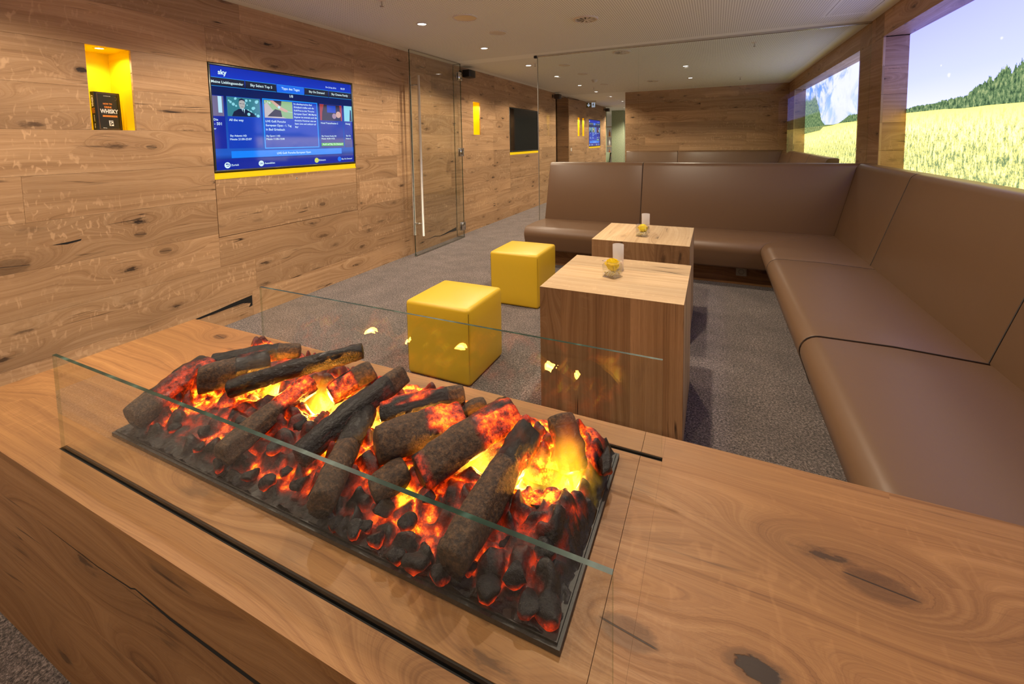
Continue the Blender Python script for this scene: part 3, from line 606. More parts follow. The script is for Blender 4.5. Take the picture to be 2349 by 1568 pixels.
flat('backdrop', rect(1.02, 1.12, .47, .535), scr(3), UI['card'], b1); flat('backdrop_shape', circle(1.10, .44, .025, 12), scr(4), UI['pinky'], b1); flat('backdrop_shape', circle(1.15, .455, .03, 12), scr(4), UI['skin2'], b1)
flat('thumbnail', rect(.013, .094, .396, .537), scr(2), UI['stripe'], b1); flat('window_blur', rect(.055, .082, .42, .536), scr(3), UI['shirt'], b1)
flat('thumbnail', rect(1.22, 1.320, .398, .542), scr(2), UI['tealb'], b1); flat('dark_figure', [(1.285, .40), (1.315, .40), (1.31, .50), (1.295, .51)], scr(3), UI['suit'], b1)
flat('bottom_strip', rect(.0128, 1.3205, .0128, .088), scr(1), UI['tab'], b1).active_material = NAVY
for cx_, m_ in ((.094, 'white'), (.355, 'white'), (.879, 'yel'), (1.14, 'blue')): flat('button_dot', circle(cx_, .045, .022), scr(3), UI[m_], b1)
lettering('button_lettering', [('OK', .341, .038, .028)], scr(6), NAVY, b1, .02)
flat('back_arrow', [(.080, .053), (.092, .062), (.092, .056), (.104, .056), (.110, .048), (.104, .036), (.086, .036), (.086, .040), (.102, .040), (.105, .047), (.102, .051), (.092, .051), (.092, .045)], scr(6), NAVY, b1)
def tv_recess(d, lab):
    y0, y1 = 1.9475+d, 3.289+d
    r = tag(empty('television_recess', (-.06, (y0+y1)/2, 1.066)), lab, 'recess', 'yellow lined screen recesses')
    box('back_panel', (-.115, y0-.01, 1.05), (-.105, y1+.01, 1.885), NICHE, r)
    box('bottom_panel', (-.105, y0, 1.054), (-.0005, y1, 1.066), NICHE, r); box('top_panel', (-.105, y0, 1.872), (-.0185, y1, 1.884), NICHE, r)
    box('added_lit_lip', (-.05, y0+.001, 1.0662), (-.004, y1-.001, 1.0985), NICHE, r)  # yellow block added to catch light where the recess floor falls in shade
    box('side_panel', (-.105, y0-.012, 1.054), (-.0185, y0, 1.884), NICHE, r); box('side_panel', (-.105, y1, 1.054), (-.0185, y1+.012, 1.884), NICHE, r)
    return r
def flap(d, lab):
    r = tag(empty('access_flap', (-.01, 2.6+d, .645)), lab, 'cabinet door', 'oak flaps under the screens')
    for a, b in ((.6455, .9145), (.9155, 1.0535)): box('plank', (-.018, 1.9510+d, a), (0, 3.2855+d, b), OAK, r, grain=1)
    box('backing', (-.03, 1.949+d, .643), (-.0182, 3.2875+d, 1.0538), DARK, r)
    lathe('lock', (0, 2.611+d, 1.01), [(.008, -.002), (.008, .003), (.005, .004), (.005, .002), (.0001, .002)], CHROME, r, 16, axis='x')
tv_recess(0, 'yellow lined recess behind the blue menu television'); flap(0, 'oak flap with round lock under the blue menu television')
tv_recess(PT, 'yellow lined recess behind the switched-off black television'); flap(PT, 'oak flap under the switched-off black television'); tv_recess(10.13, 'yellow lined recess behind the far menu television')
tv2 = tv_case(1.9517+PT, TZ0, 'switched-off black flat television beyond the glass door')
box('screen', (-.012, 1.9517+PT+.0125, TZ0+.0125), (-.006, 1.9517+PT+1.321, TZ0+.7477), pbr('display_off', (.004, .005, .004), .05, 0, .5), tv2)
tv3 = copy_tree(tv1, (0, 10.13, 0)); tv3['label'] = 'far television with blue menu on the wall past the doorway'
tag(bevelbox('wall_switch', (0.0005, 10.36, 1.02), (.012, 10.43, 1.10), .004, WHITE), 'white switch plate on the far oak wall', 'switch')
# ------------------------------------------------------------------ glass partition and door
gp = tag(empty('glass_partition', (2.8, G, 0)), 'frameless clear glass partition behind the brown sofa', 'glass partition')
for a, b in ((1.211, 2.3995), (2.4025, 3.5785), (3.5815, W-.002)): pane('glass_pane', (a, G-.005, .012), (b, G+.005, H-.006), gp, thin=True)
box('ceiling_rail', (1.205, G-.013, H-.018), (W-.001, G-.0055, H-.0005), CHROME, gp); box('ceiling_rail', (1.205, G+.0055, H-.018), (W-.001, G+.013, H-.0005), CHROME, gp)
box('floor_rail', (1.205, G-.012, .0005), (W-.001, G+.012, .0118), CHROME, gp)
box('wall_profile', (1.2035, G-.006, .012), (1.2105, G+.006, H-.0185), pbr('edge_profile', (.45, .42, .38), .3, .7), gp)
bevelbox('rail_end_stop', (1.165, G-.02, H-.03), (1.2035, G+.02, H-.0006), .004, BLACK, gp)
DX = .1239; DY0 = 4.0173
gs = tag(empty('glass_side_strip', (.06, G, 0)), 'narrow fixed glass strip between the oak wall and the door', 'glass partition')
pane('glass_pane', (.003, G-.005, .012), (.112, G+.005, H-.006), gs)
box('floor_rail', (.002, G-.014, .0005), (.113, G+.014, .0118), CHROME, gs); box('ceiling_rail', (.002, G-.012, H-.0058), (.113, G+.012, H-.0005), CHROME, gs)
gd = tag(empty('glass_door', (DX, 4.5, 0)), 'open frameless glass door with long steel bar handles beside oak wall', 'door')
pane('door_leaf', (DX-.005, DY0, .012), (DX+.005, G-.02, H-.008), gd)
for sx in (-1, 1):
    hb = tube('handle_bar', [(DX+sx*.060, DY0+.075, .232), (DX+sx*.060, DY0+.075, 2.035)], .0145, STEEL, gd, 16)
    for z in (.37, 1.93): tube('standoff', [(DX+sx*.0052, DY0+.075, z), (DX+sx*.050, DY0+.075, z)], .008, STEEL, gd, 10)
for z in (.165, 1.155, 2.145):
    h1 = bevelbox('hinge', (DX+.0055, G-.095, z-.055), (DX+.020, G-.005, z+.055), .003, CHROME, gd, 1)
    bevelbox('hinge', (DX-.020, G-.095, z-.055), (DX-.0055, G-.024, z+.055), .003, CHROME, gd, 1)
    for dz in (-.025, .025): lathe('screw', (DX+.0205, G-.03, z+dz), [(.0001, .001), (.006, .001), (.006, 0)], BEZEL, gd, 10, axis='x')
box('bottom_shoe', (DX-.012, DY0+.001, .0006), (DX-.0055, DY0+.03, .03), CHROME, gd)
# ------------------------------------------------------------------ sofa
def roundpoly(pts, seg=6):
    out = []; n = len(pts)
    for i in range(n):
        p = Vector(pts[i][:2]); a = Vector(pts[i-1][:2]); b = Vector(pts[(i+1) % n][:2]); r = pts[i][2] if len(pts[i]) > 2 else 0
        if r <= 0: out.append(p); continue
        d1 = (a-p).normalized(); d2 = (b-p).normalized()
        ang = math.acos(max(-1, min(1, d1.dot(d2)))); tl = r/math.tan(ang/2)
        c = p+(d1+d2).normalized()*(r/math.sin(ang/2)); s0 = p+d1*tl-c; s1 = p+d2*tl-c
        for k in range(seg+1):
            a0 = math.atan2(s0.y, s0.x); da = (math.atan2(s1.y, s1.x)-a0+math.pi) % (2*math.pi)-math.pi
            q = a0+da*k/seg; out.append(c+Vector((math.cos(q), math.sin(q)))*r)
    return out
def run(name, prof, axis, ref, a, b, ma_, mb_, mat, parent, er=.007):
    n = len(prof); nrm = []
    area = sum(prof[i].x*prof[(i+1) % n].y-prof[(i+1) % n].x*prof[i].y for i in range(n))
    sg = 1 if area > 0 else -1
    for i in range(n):
        d = (prof[(i+1) % n]-prof[i-1]).normalized(); nrm.append(Vector((-d.y, d.x))*sg)
    slices = []
    # (inset, offset along) from start and end
    for k in range(5):
        q = k/4*math.pi/2; slices.append((er*(1-math.sin(q)), 0, er*(1-math.cos(q))))
    mids = [(0, i/6, None) for i in range(1, 6)]
    ends = [(i_, 1, o_) for (i_, _, o_) in slices[::-1]]
    V, F = [], []; S = slices+mids+ends
    for (ins, side, off) in S:
        for p, nn in zip(prof, nrm):
            q = p+nn*ins; s0 = a+q.x*ma_; s1 = b+q.x*mb_; d = 1 if s1 > s0 else -1
            if off is None: s = s0+(s1-s0)*side
            elif side == 0: s = s0+off*d
            else: s = s1-off*d
            V.append((s, ref-q.x, q.y) if axis == 'x' else (ref-q.x, s, q.y))
    for i in range(len(S)-1):
        for j in range(n): F.append((i*n+j, i*n+(j+1) % n, (i+1)*n+(j+1) % n, (i+1)*n+j))
    F.append(list(range(n))[::-1]); F.append([(len(S)-1)*n+j for j in range(n)])
    o = obj(name, V, F, mat, parent, smooth=True)
    for pl in o.data.polygons[-2:]: pl.use_smooth = False
    bm = bmesh.new(); bm.from_mesh(o.data); bmesh.ops.recalc_face_normals(bm, faces=bm.faces[:]); bm.to_mesh(o.data); bm.free()
    return o
SEAT = roundpoly([(.02, .20, .01), (.878, .185, .03), (.955, .425, .075), (.6, .425), (.25, .405, .01)], 8)
BACK = roundpoly([(.0, .30, .01), (.30, .38, .01), (.312, .41), (.115, 1.035, .055), (0, 1.035, .02)], 8)
YB = 4.99; XL = 1.44
sf = tag(empty('corner_sofa', (3.2, 3.6, 0)), 'brown leather corner sofa with high back around the two oak tables', 'sofa')
run('seat_cushion', SEAT, 'x', YB, XL, W, 0, -1, LEATHER, sf)
run('back_cushion', BACK, 'x', YB, XL, 2.486, 0, 0, LEATHER, sf); run('back_cushion', BACK, 'x', YB, 2.490, W, 0, -1, LEATHER, sf)
run('seat_cushion', SEAT, 'y', W-.001, 3.588, YB, 0, -1, LEATHER, sf); run('seat_cushion', SEAT, 'y', W-.001, 2.25, 3.586, 0, 0, LEATHER, sf); run('seat_cushion', SEAT, 'y', W-.001, 1.185, 2.248, 0, 0, LEATHER, sf, .02)
run('back_cushion', BACK, 'y', W-.001, 3.68, YB, 0, -1, LEATHER, sf); run('back_cushion', BACK, 'y', W-.001, 2.255, 3.678, 0, 0, LEATHER, sf); run('back_cushion', BACK, 'y', W-.001, 1.185, 2.253, 0, 0, LEATHER, sf)
def seam_line(prof, axis, ref, s, dmin, zmin):
    q = [p for p in prof if p.x > dmin and p.y > zmin]
    P = [(s, ref-p.x, p.y-.0012) if axis == 'x' else (ref-p.x, s, p.y-.0012) for p in q]
    tube('seam', P, .0020, SEAML, sf, 6)
for s_ in (2.249, 3.587): seam_line(SEAT, 'y', W-.001, s_, .24, .2)
for s_ in (2.254, 3.679): seam_line(BACK, 'y', W-.001, s_, .03, .405)
seam_line(BACK, 'x', YB, 2.488, .03, .405)
bevelbox('back_board', (XL+.01, YB+.001, .012), (W-.002, G-.02, 1.028), .012, LEATHER, sf, 2)
box('plinth_board', (XL+.06, 4.29, .0005), (W-.72, 4.308, .198), OAKF, sf, grain=0); box('plinth_board', (W-.72, 1.2, .0005), (W-.702, 4.308, .198), OAKF, sf, grain=1)
box('base_frame', (XL+.06, 4.309, .0006), (W-.75, 4.95, .185), DARK, sf)
so2 = copy_tree(sf, (0, PB, 0)); so2['label'] = 'brown leather corner sofa in the second booth against the oak divider'
ps = tag(empty('power_socket', (3.41, 4.288, .08)), 'beige power socket on the oak plinth under the sofa', 'socket')
bevelbox('cover_plate', (3.368, 4.279, .079), (3.452, 4.2895, .153), .004, SOCK, ps, 2)
lathe('insert', (3.41, 4.2785, .116), [(.0001, .004), (.017, .003), (.020, -.0008), (.022, .0005)], SOCKD, ps, 24, axis='y')
for dx in (-.008, .008): lathe('pin_hole', (3.41+dx, 4.2812, .116), [(.0001, -.0006), (.0028, -.0006)], DARK, ps, 8, axis='y')
# ------------------------------------------------------------------ stools
def stool(x0, x1, y0, y1, rz, lab):
    cx_, cy_ = (x0+x1)/2, (y0+y1)/2; hx, hy = (x1-x0)/2, (y1-y0)/2; h = .42
    r = tag(empty('cube_stool', (cx_, cy_, 0)), lab, 'stool', 'yellow cube stools')
    def pil(v):
        x, y, z = v[0]-cx_, v[1]-cy_, v[2]-h/2
        fx, fy, fz = x/hx, y/hy, z/(h/2)
        x *= 1+.018*(1-fy*fy)*(1-fz*fz)-.012*(1-fz)*.5; y *= 1+.018*(1-fx*fx)*(1-fz*fz)-.012*(1-fz)*.5
        if fz > .5: z += .010*(1-fx*fx)*(1-fy*fy)
        return (cx_+x, cy_+y, h/2+z)
    b = bevelbox('upholstery', (x0, y0, .001), (x1, y1, h), .020, YELLOW, r, 4, 4, pil)
    for sx in (-1, 1):
        for sy in (-1, 1):
            q = [(cx_+sx*(hx-.0062)*(1-.012*(1-f)*.5), cy_+sy*(hy-.0062)*(1-.012*(1-f)*.5), .02+f*(h-.045)) for f in (0, .5, 1)]
            tube('seam', q, .0014, SEAMY, r, 6)
    r.rotation_euler = (0, 0, rz)
    return r
stool(1.6306, 2.0379, 1.9353, 2.331, 0.0, 'yellow leatherette cube stool standing nearest the fireplace counter')
stool(1.567, 1.9777, 3.0734, 3.4903, 0.0, 'yellow leatherette cube stool standing near the sofa end')
# ------------------------------------------------------------------ tables
def table(x0, x1, y0, y1, lab, topgrain):
    h = .627; th_ = .02; tv_ = .0014
    r = tag(empty('cube_table', ((x0+x1)/2, (y0+y1)/2, 0)), lab, 'table', 'oak cube tables')
    nb = 3
    for i in range(nb):
        if topgrain == 0:
            a, b = y0+(y1-y0)*i/nb, y0+(y1-y0)*(i+1)/nb; box('top_board', (x0, a, h-tv_), (x1, b-.0003, h), OAKT, r, grain=0)
        else:
            a, b = x0+(x1-x0)*i/nb, x0+(x1-x0)*(i+1)/nb; box('top_board', (a, y0, h-tv_), (b-.0003, y1, h), OAKT, r, grain=1)
    cut = [0, .16, .30, .66, 1.0]
    for a, b in zip(cut[:-1], cut[1:]):
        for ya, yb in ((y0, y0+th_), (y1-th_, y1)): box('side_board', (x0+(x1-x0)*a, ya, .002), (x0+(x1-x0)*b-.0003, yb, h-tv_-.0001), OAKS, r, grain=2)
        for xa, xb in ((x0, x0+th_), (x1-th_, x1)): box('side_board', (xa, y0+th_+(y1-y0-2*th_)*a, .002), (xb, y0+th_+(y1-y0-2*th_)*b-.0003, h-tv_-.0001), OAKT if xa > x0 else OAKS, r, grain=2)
    return r
table(2.467, 3.0802, 1.8514, 2.4514, 'pale oak cube table standing nearest the fireplace counter', 0)
table(2.443, 3.0525, 2.8798, 3.5033, 'oak cube table with figured top standing nearest the sofa', 1)
# ------------------------------------------------------------------ table decorations
TT = .627
FROST, _t, _o = newmat('frosted_glass')
_m = nd(_t, 'MixShader', {0: .45, 1: nd(_t, 'BsdfDiffuse', {0: (.52, .48, .47, 1)}).outputs[0], 2: nd(_t, 'BsdfTranslucent', {0: (.75, .68, .63, 1)}).outputs[0]})
_m2 = nd(_t, 'MixShader', {0: .25, 1: _m.outputs[0], 2: nd(_t, 'BsdfTransparent', {0: (1, 1, 1, 1)}).outputs[0]})
_t.links.new(_m2.outputs[0], _o.inputs[0])
PETAL = pbr('yellow_petal', (.95, .74, .03), .5, 0, .3, emit=None)
GRAV = [pbr('cream_pebble', (.78, .66, .42), .6), pbr('yellow_pebble', (.80, .62, .14), .6), pbr('white_pebble', (.85, .80, .70), .6)]
FLAME = emat('led_flame', (1, .62, .15), 6.0); WAX = pbr('tealight', (.8, .75, .68), .5)
def jar(cx_, cy_, rot, lab):
    r = tag(empty('glass_jar', (cx_, cy_, TT)), lab, 'jar', 'square glass jars on the tables')
    def ring(hw, z, rr_, seg=4):
        P = roundpoly([(-hw, -hw, rr_), (hw, -hw, rr_), (hw, hw, rr_), (-hw, hw, rr_)], seg); return [(p.x, p.y, z) for p in P]
    rs = [ring(.036, .001, .006), ring(.037, .004, .008), ring(.037, .060, .010), ring(.033, .068, .014), ring(.0345, .073, .014), ring(.0375, .075, .014), ring(.0385, .079, .014), ring(.0355, .0795, .014), ring(.032, .068, .013), ring(.0345, .058, .009), ring(.0345, .007, .008)]
    n = len(rs[0]); V = []; F = []
    c, s = math.cos(rot), math.sin(rot)
    for q in rs: V += [(cx_+x*c-y*s, cy_+x*s+y*c, TT+z) for x, y, z in q]
    for i in range(len(rs)-1):
        for j in range(n): F.append((i*n+j, i*n+(j+1) % n, (i+1)*n+(j+1) % n, (i+1)*n+j))
    F.append(list(range(n))[::-1]); F.append([(len(rs)-1)*n+j for j in range(n)])
    obj('jar_body', V, F, JGLASS, r, smooth=True)
    return r
def pebbles(cx_, cy_, rot, seed, lab):
    R = random.Random(seed); V = []; F = []; fm = []
    for i in range(320):
        x, y = R.uniform(-.030, .030), R.uniform(-.030, .030); z = .010+R.random()*.016+.004*math.sin(x*90); rr_ = R.uniform(.0022, .0040)
        c, s = math.cos(rot), math.sin(rot); px, py = cx_+x*c-y*s, cy_+x*s+y*c; n = len(V); k = R.randrange(3)
        for d in ((1, 0, 0), (-1, 0, 0), (0, 1, 0), (0, -1, 0), (0, 0, 1), (0, 0, -1)): V.append((px+d[0]*rr_*R.uniform(.7, 1.2), py+d[1]*rr_*R.uniform(.7, 1.2), TT+z+d[2]*rr_*.8))
        for f in ((0, 2, 4), (2, 1, 4), (1, 3, 4), (3, 0, 4), (2, 0, 5), (1, 2, 5), (3, 1, 5), (0, 3, 5)): F.append([n+q for q in f]); fm.append(k)
    tag(obj('pebbles', V, F, None, mats=GRAV, fmat=fm, smooth=True), lab, 'pebbles', kind='stuff')
def flower(cx_, cy_, cz_, R0, seed, tilt, lab):
    r = tag(empty('flower', (cx_, cy_, TT+.022)), lab, 'flower', 'yellow preserved roses in jars')
    R = random.Random(seed); rot = Matrix.Rotation(tilt, 3, 'X') @ Matrix.Rotation(R.random()*6, 3, 'Z')
    N = 30
    for i in range(N):
        f = (i+.5)/N; el = math.pi*(.02+.60*f); az = i*2.39996; rad = R0*(.62+.38*f**.6)
        n = Vector((math.sin(el)*math.cos(az), math.sin(el)*math.sin(az), math.cos(el)))
        tx = n.cross(Vector((0, 0, 1)) if abs(n.z) < .95 else Vector((1, 0, 0))).normalized(); ty = n.cross(tx)
        if ty.z < 0: ty = -ty; tx = -tx
        V = []; F = []; nu, nv = 7, 5; wd_ = R0*(.42+.30*f); ht_ = R0*(.40+.26*f); ph = R.random()*6
        for iv in range(nv+1):
            tv = iv/nv*2-1
            for iu in range(nu+1):
                tu = iu/nu*2-1; k = math.sqrt(max(0, 1-.75*tv*tv if tv < 0 else 1-.25*tv*tv))
                lift = R0*(.20*max(0, tv)**2+.05*math.sin(tu*7+ph)*max(0, tv+.3)-.22*(tu*tu)*.9-.16*tv*tv*(tv < 0))
                q = n*(rad+lift)+tx*tu*wd_*k+ty*tv*ht_
                q = rot @ q
                V.append((cx_+q.x, cy_+q.y, cz_+q.z))
        for iv in range(nv):
            for iu in range(nu): k = iv*(nu+1)+iu; F.append((k, k+1, k+nu+2, k+nu+1))
        obj('petal', V, F, PETAL, r, smooth=True)
    lathe('calyx', (cx_, cy_, cz_), [(.0001, -R0*.95), (R0*.35, -R0*.8), (R0*.6, -R0*.3), (R0*.62, .0), (.0001, R0*.5)], PETAL, r, 14)
    return r
def candle(cx_, cy_, lab):
    r = tag(empty('candle_holder', (cx_, cy_, TT)), lab, 'candle', 'frosted candle glasses')
    lathe('frosted_cup', (cx_, cy_, TT), [(.0001, .001), (.024, .001), (.026, .006), (.0275, .135), (.0260, .135), (.0245, .008), (.0001, .006)], FROST, r, 32)
    lathe('tealight', (cx_, cy_, TT), [(.0001, .0065), (.019, .0065), (.019, .022), (.0001, .023)], WAX, r, 20)
    lathe('led_flame', (cx_, cy_, TT), [(.0001, .023), (.004, .028), (.0045, .033), (.002, .042), (.0001, .047)], FLAME, r, 12)
    l = bpy.data.lights.new('lamp', 'POINT'); l.energy = .035; l.color = (1, .55, .2); l.shadow_soft_size = .006
    ob = bpy.data.objects.new('lamp', l); COL.objects.link(ob); ob.parent = r; ob.location = (0, 0, .052)
jar(2.741, 2.115, -.42, 'square glass jar with yellow rose on the pale table'); pebbles(2.741, 2.115, -.42, 1, 'cream and yellow pebbles in the jar on the pale table'); flower(2.741, 2.118, TT+.055, .029, 4, .15, 'yellow preserved rose in the jar on the pale table'); candle(2.748, 2.222, 'frosted candle glass with amber glow on the pale table')
jar(2.742, 3.088, -.2, 'square glass jar with yellow rose on the figured table'); pebbles(2.742, 3.088, -.2, 2, 'cream pebbles in the jar on the figured table'); flower(2.745, 3.092, TT+.050, .027, 9, -.5, 'yellow preserved rose in the jar on the figured table'); candle(2.747, 3.205, 'frosted candle glass with amber glow on the figured table')
# ------------------------------------------------------------------ fireplace counter
CX0, CX1, CY0, CY1 = 1.0584, W-.002, .4435, 1.1755
fc = tag(empty('fireplace_counter', (2.75, .81, 0)), 'long oak counter with slots for glass around the log fire', 'counter')
ZB = T-.018
SA, SB = (.510, .525), (1.0775, 1.0925); SX0, SX1 = 1.645, 3.0775
def top(x0, x1, y0, y1): box('top_board', (x0, y0, ZB), (x1, y1, T), OAKC, fc, grain=0)
top(CX0, SX0-.0004, CY0, CY1)
for y0, y1 in ((CY0, SA[0]), (SA[1], SB[0]), (SB[1], CY1)): top(SX0, 3.0265, y0, y1); top(3.0275, SX1, y0, y1)
top(SX1+.0002, CX1, CY0, CY1)
for s in (SA, SB):
    box('slot_channel', (SX0, s[0], ZB-.03), (SX1, s[1], ZB-.012), DARK, fc)
    for q0, q1 in ((s[0]+.0002, (s[0]+s[1])/2-.0042), ((s[0]+s[1])/2+.0042, s[1]-.0002)): box('gasket', (SX0+.001, q0, ZB-.012), (SX1-.0015, q1, T-.0012), DARK, fc)
for a, b in ((.004, .215), (.2156, .3895), (.3900, ZB-.0003)):
    box('front_board', (CX0, CY0, a), (CX1, CY0+.018, b), OAKF, fc, grain=0); box('rear_board', (CX0, CY1-.018, a), (CX1, CY1, b), OAKF, fc, grain=0)
    box('end_board', (CX0, CY0+.019, a), (CX0+.018, CY1-.019, b), OAKF, fc, grain=1)
up = [(1.70, .3897), (1.782, .388), (1.98, .386), (2.113, .394), (2.13, .400), (2.25, .3935), (2.38, .394), (2.49, .394), (2.75, .396), (3.1, .391)]
lw = [(1.70, .3893), (1.782, .387), (1.98, .384), (2.113, .391), (2.13, .397), (2.25, .386), (2.38, .385), (2.49, .385), (2.75, .387), (3.1, .389)]
obj('resin_crack', [(x, CY0-.0004, z) for x, z in up+lw], [(i, i+1, len(up)+i+1, len(up)+i) for i in range(len(up)-1)], DARK, fc)
box('carcass', (CX0+.02, CY0+.019, .004), (CX1-.01, CY1-.019, ZB-.04), DARK, fc)
for s, lab in ((SA, 'clear glass screen with green edge standing on the camera side of the log fire'), (SB, 'clear glass screen standing between the log fire and the tables')):
    y = (s[0]+s[1])/2
    g = pane('glass_screen', (1.6476, y-.004, ZB-.011), (3.0765, y+.004, T+.2507), thin=True); tag(g, lab, 'glass screen', 'fire glass screens')
# ------------------------------------------------------------------ electric log fire
FX0, FX1, FY0, FY1 = 1.716, 2.977, .597, 1.047
ef = tag(empty('electric_fire', (2.35, .82, T)), 'electric log fire with glowing embers set on the oak counter', 'fireplace')
def firemat(name, bstr=1.0, ca=(.0035, .0028, .0024), cb=(.020, .013, .010), rgh=.24):
    m, t, o = newmat(name)
    gl = nd(t, 'Attribute', attribute_name='glow').outputs['Fac']; br = nd(t, 'Attribute', attribute_name='brown').outputs['Fac']
    p = nd(t, 'TexCoord').outputs['Object']
    n = noi(t, p, 120, 6, .72); n2 = noi(t, p, 55, 4, .6)
    char = mix(t, n2, ca, cb)
    bark = ramp(t, n, [(.36, (.020, .009, .004)), (.5, (.062, .030, .012)), (.68, (.160, .082, .034))])
    c = mix(t, mr(t, br, .35, .65), char, bark)
    g = ma(t, 'MULTIPLY', gl, mr(t, noi(t, p, 34, 6, .72), .36, .62, .22, 1.12))
    ec = ramp(t, g, [(.05, (0, 0, 0)), (.22, (.07, .003, .0)), (.48, (.42, .020, .001)), (.70, (1.0, .11, .003)), (.90, (1.0, .40, .010)), (1.0, (1.0, .66, .03))])
    b = nd(t, 'BsdfPrincipled', {'Base Color': c, 'Roughness': mr(t, br, .3, .7, rgh, .62), 'Specular IOR Level': .5, 'Emission Color': ec, 'Emission Strength': 1.6})
    h = ma(t, 'MULTIPLY_ADD', n, .7, n2)
    t.links.new(nd(t, 'Bump', {'Height': h, 'Strength': bstr, 'Distance': .007}).outputs[0], b.inputs['Normal'])
    t.links.new(b.outputs[0], o.inputs[0]); return m
FIRE = firemat('charred_log')
BEDM = firemat('ember_crust', .6, (.004, .0025, .002), (.016, .010, .007), .36)
COALM = firemat('coal_chunk', .9, (.003, .0022, .002), (.012, .008, .007), .38)
TRAY = pbr('black_tray', (.022, .018, .014), .5)
box('tray', (FX0-.004, FY0-.004, T+.0003), (FX1+.004, FY1+.004, T+.010), TRAY, ef)
box('tray_plate', (FX0+.002, FY0+.002, T+.010), (FX1-.002, FY1-.002, T+.014), TRAY, ef)
def sst(a, b, x): x = max(0, min(1, (x-a)/(b-a))); return x*x*(3-2*x)
def trench(x, y):
    """how deep in the steam trench that runs the length of the fire"""
    yc = .862+.012*math.sin(x*9)
    return math.exp(-((y-yc)/.045)**2)*sst(FX0+.05, FX0+.2, x)*sst(FX1-.02, FX1-.06, x)
def bed(x, y):
    sx, sy = (x-FX0)/(FX1-FX0), (y-FY0)/(FY1-FY0)
    base = .014+.052*sst(0.0, .40, sy)
    ex = min(x-FX0, FX1-x); ey = FY1-y
    rag = .6+.8*mn.noise(Vector((x*22, y*26, 7)))
    base += .026*math.exp(-((FX1-.050-x)/.040)**2)*sst(.05, .4, sy)*rag+.036*math.exp(-((x-FX0-.06)/.05)**2)*sst(.1, .4, sy)*rag
    base *= sst(-.004, .045, ex)*.9+.1; base *= sst(-.003, .03, ey)*.85+.15
    dd, _ = mn.voronoi(Vector((x*22+.5*mn.noise(Vector((x*30, y*30, 4))), y*22, 3.0)))
    ed = dd[1]-dd[0]
    lump = sst(.02, .42, ed)*(.35+.65*sst(.7, .1, dd[0]))
    n = mn.noise(Vector((x*60, y*60, 1)))
    z = base+lump*.030*(.3+.7*sst(0, .03, ex))*(.35+.65*sst(.0, .10, sy))+n*.004+mn.noise(Vector((x*150, y*150, 2)))*.0015
    tr = trench(x, y); z -= .060*tr*sst(0.02, .06, base)
    crev = 1-sst(.04, .26, ed)
    msk = sst(-.30, .22, mn.noise(Vector((x*7, y*9, 5))))
    g = crev*(.42+.75*msk)*sst(.03, .12, sy)*(1-.8*sst(.86, 1, sy))*sst(.005, .06, ex)+(.17+.28*msk)*sst(.03, .2, sy)*sst(.01, .08, ex)
    g = g*(.80+.6*mn.noise(Vector((x*38, y*38, 8))))*(.75+.35*sst(.15, .5, sy))
    g = max(g, tr*1.25*sst(-.35, .1, mn.noise(Vector((x*12, 1, 3)))))
    return max(.013, z), max(0, min(1.2, g))
nx, ny = 300, 110; V = []; GLW = []
for j in range(ny+1):
    for i in range(nx+1):
        x = FX0+.004+(FX1-FX0-.008)*i/nx; y = FY0+.004+(FY1-FY0-.008)*j/ny; z, g = bed(x, y)
        V.append((x+mn.noise(Vector((x*70, y*70, 11)))*.003*(0 < i < nx), y+mn.noise(Vector((x*70, y*70, 21)))*.003*(0 < j < ny), T+z)); GLW.append(g)
F = [(j*(nx+1)+i, j*(nx+1)+i+1, (j+1)*(nx+1)+i+1, (j+1)*(nx+1)+i) for j in range(ny) for i in range(nx)]
n0 = len(V)
eb = obj('ember_bed', V, F, BEDM, ef, smooth=True, attrs={'glow': GLW, 'brown': [0]*n0}); eb['label'] = 'glowing orange ember bed with black crust'; eb['kind'] = 'stuff'
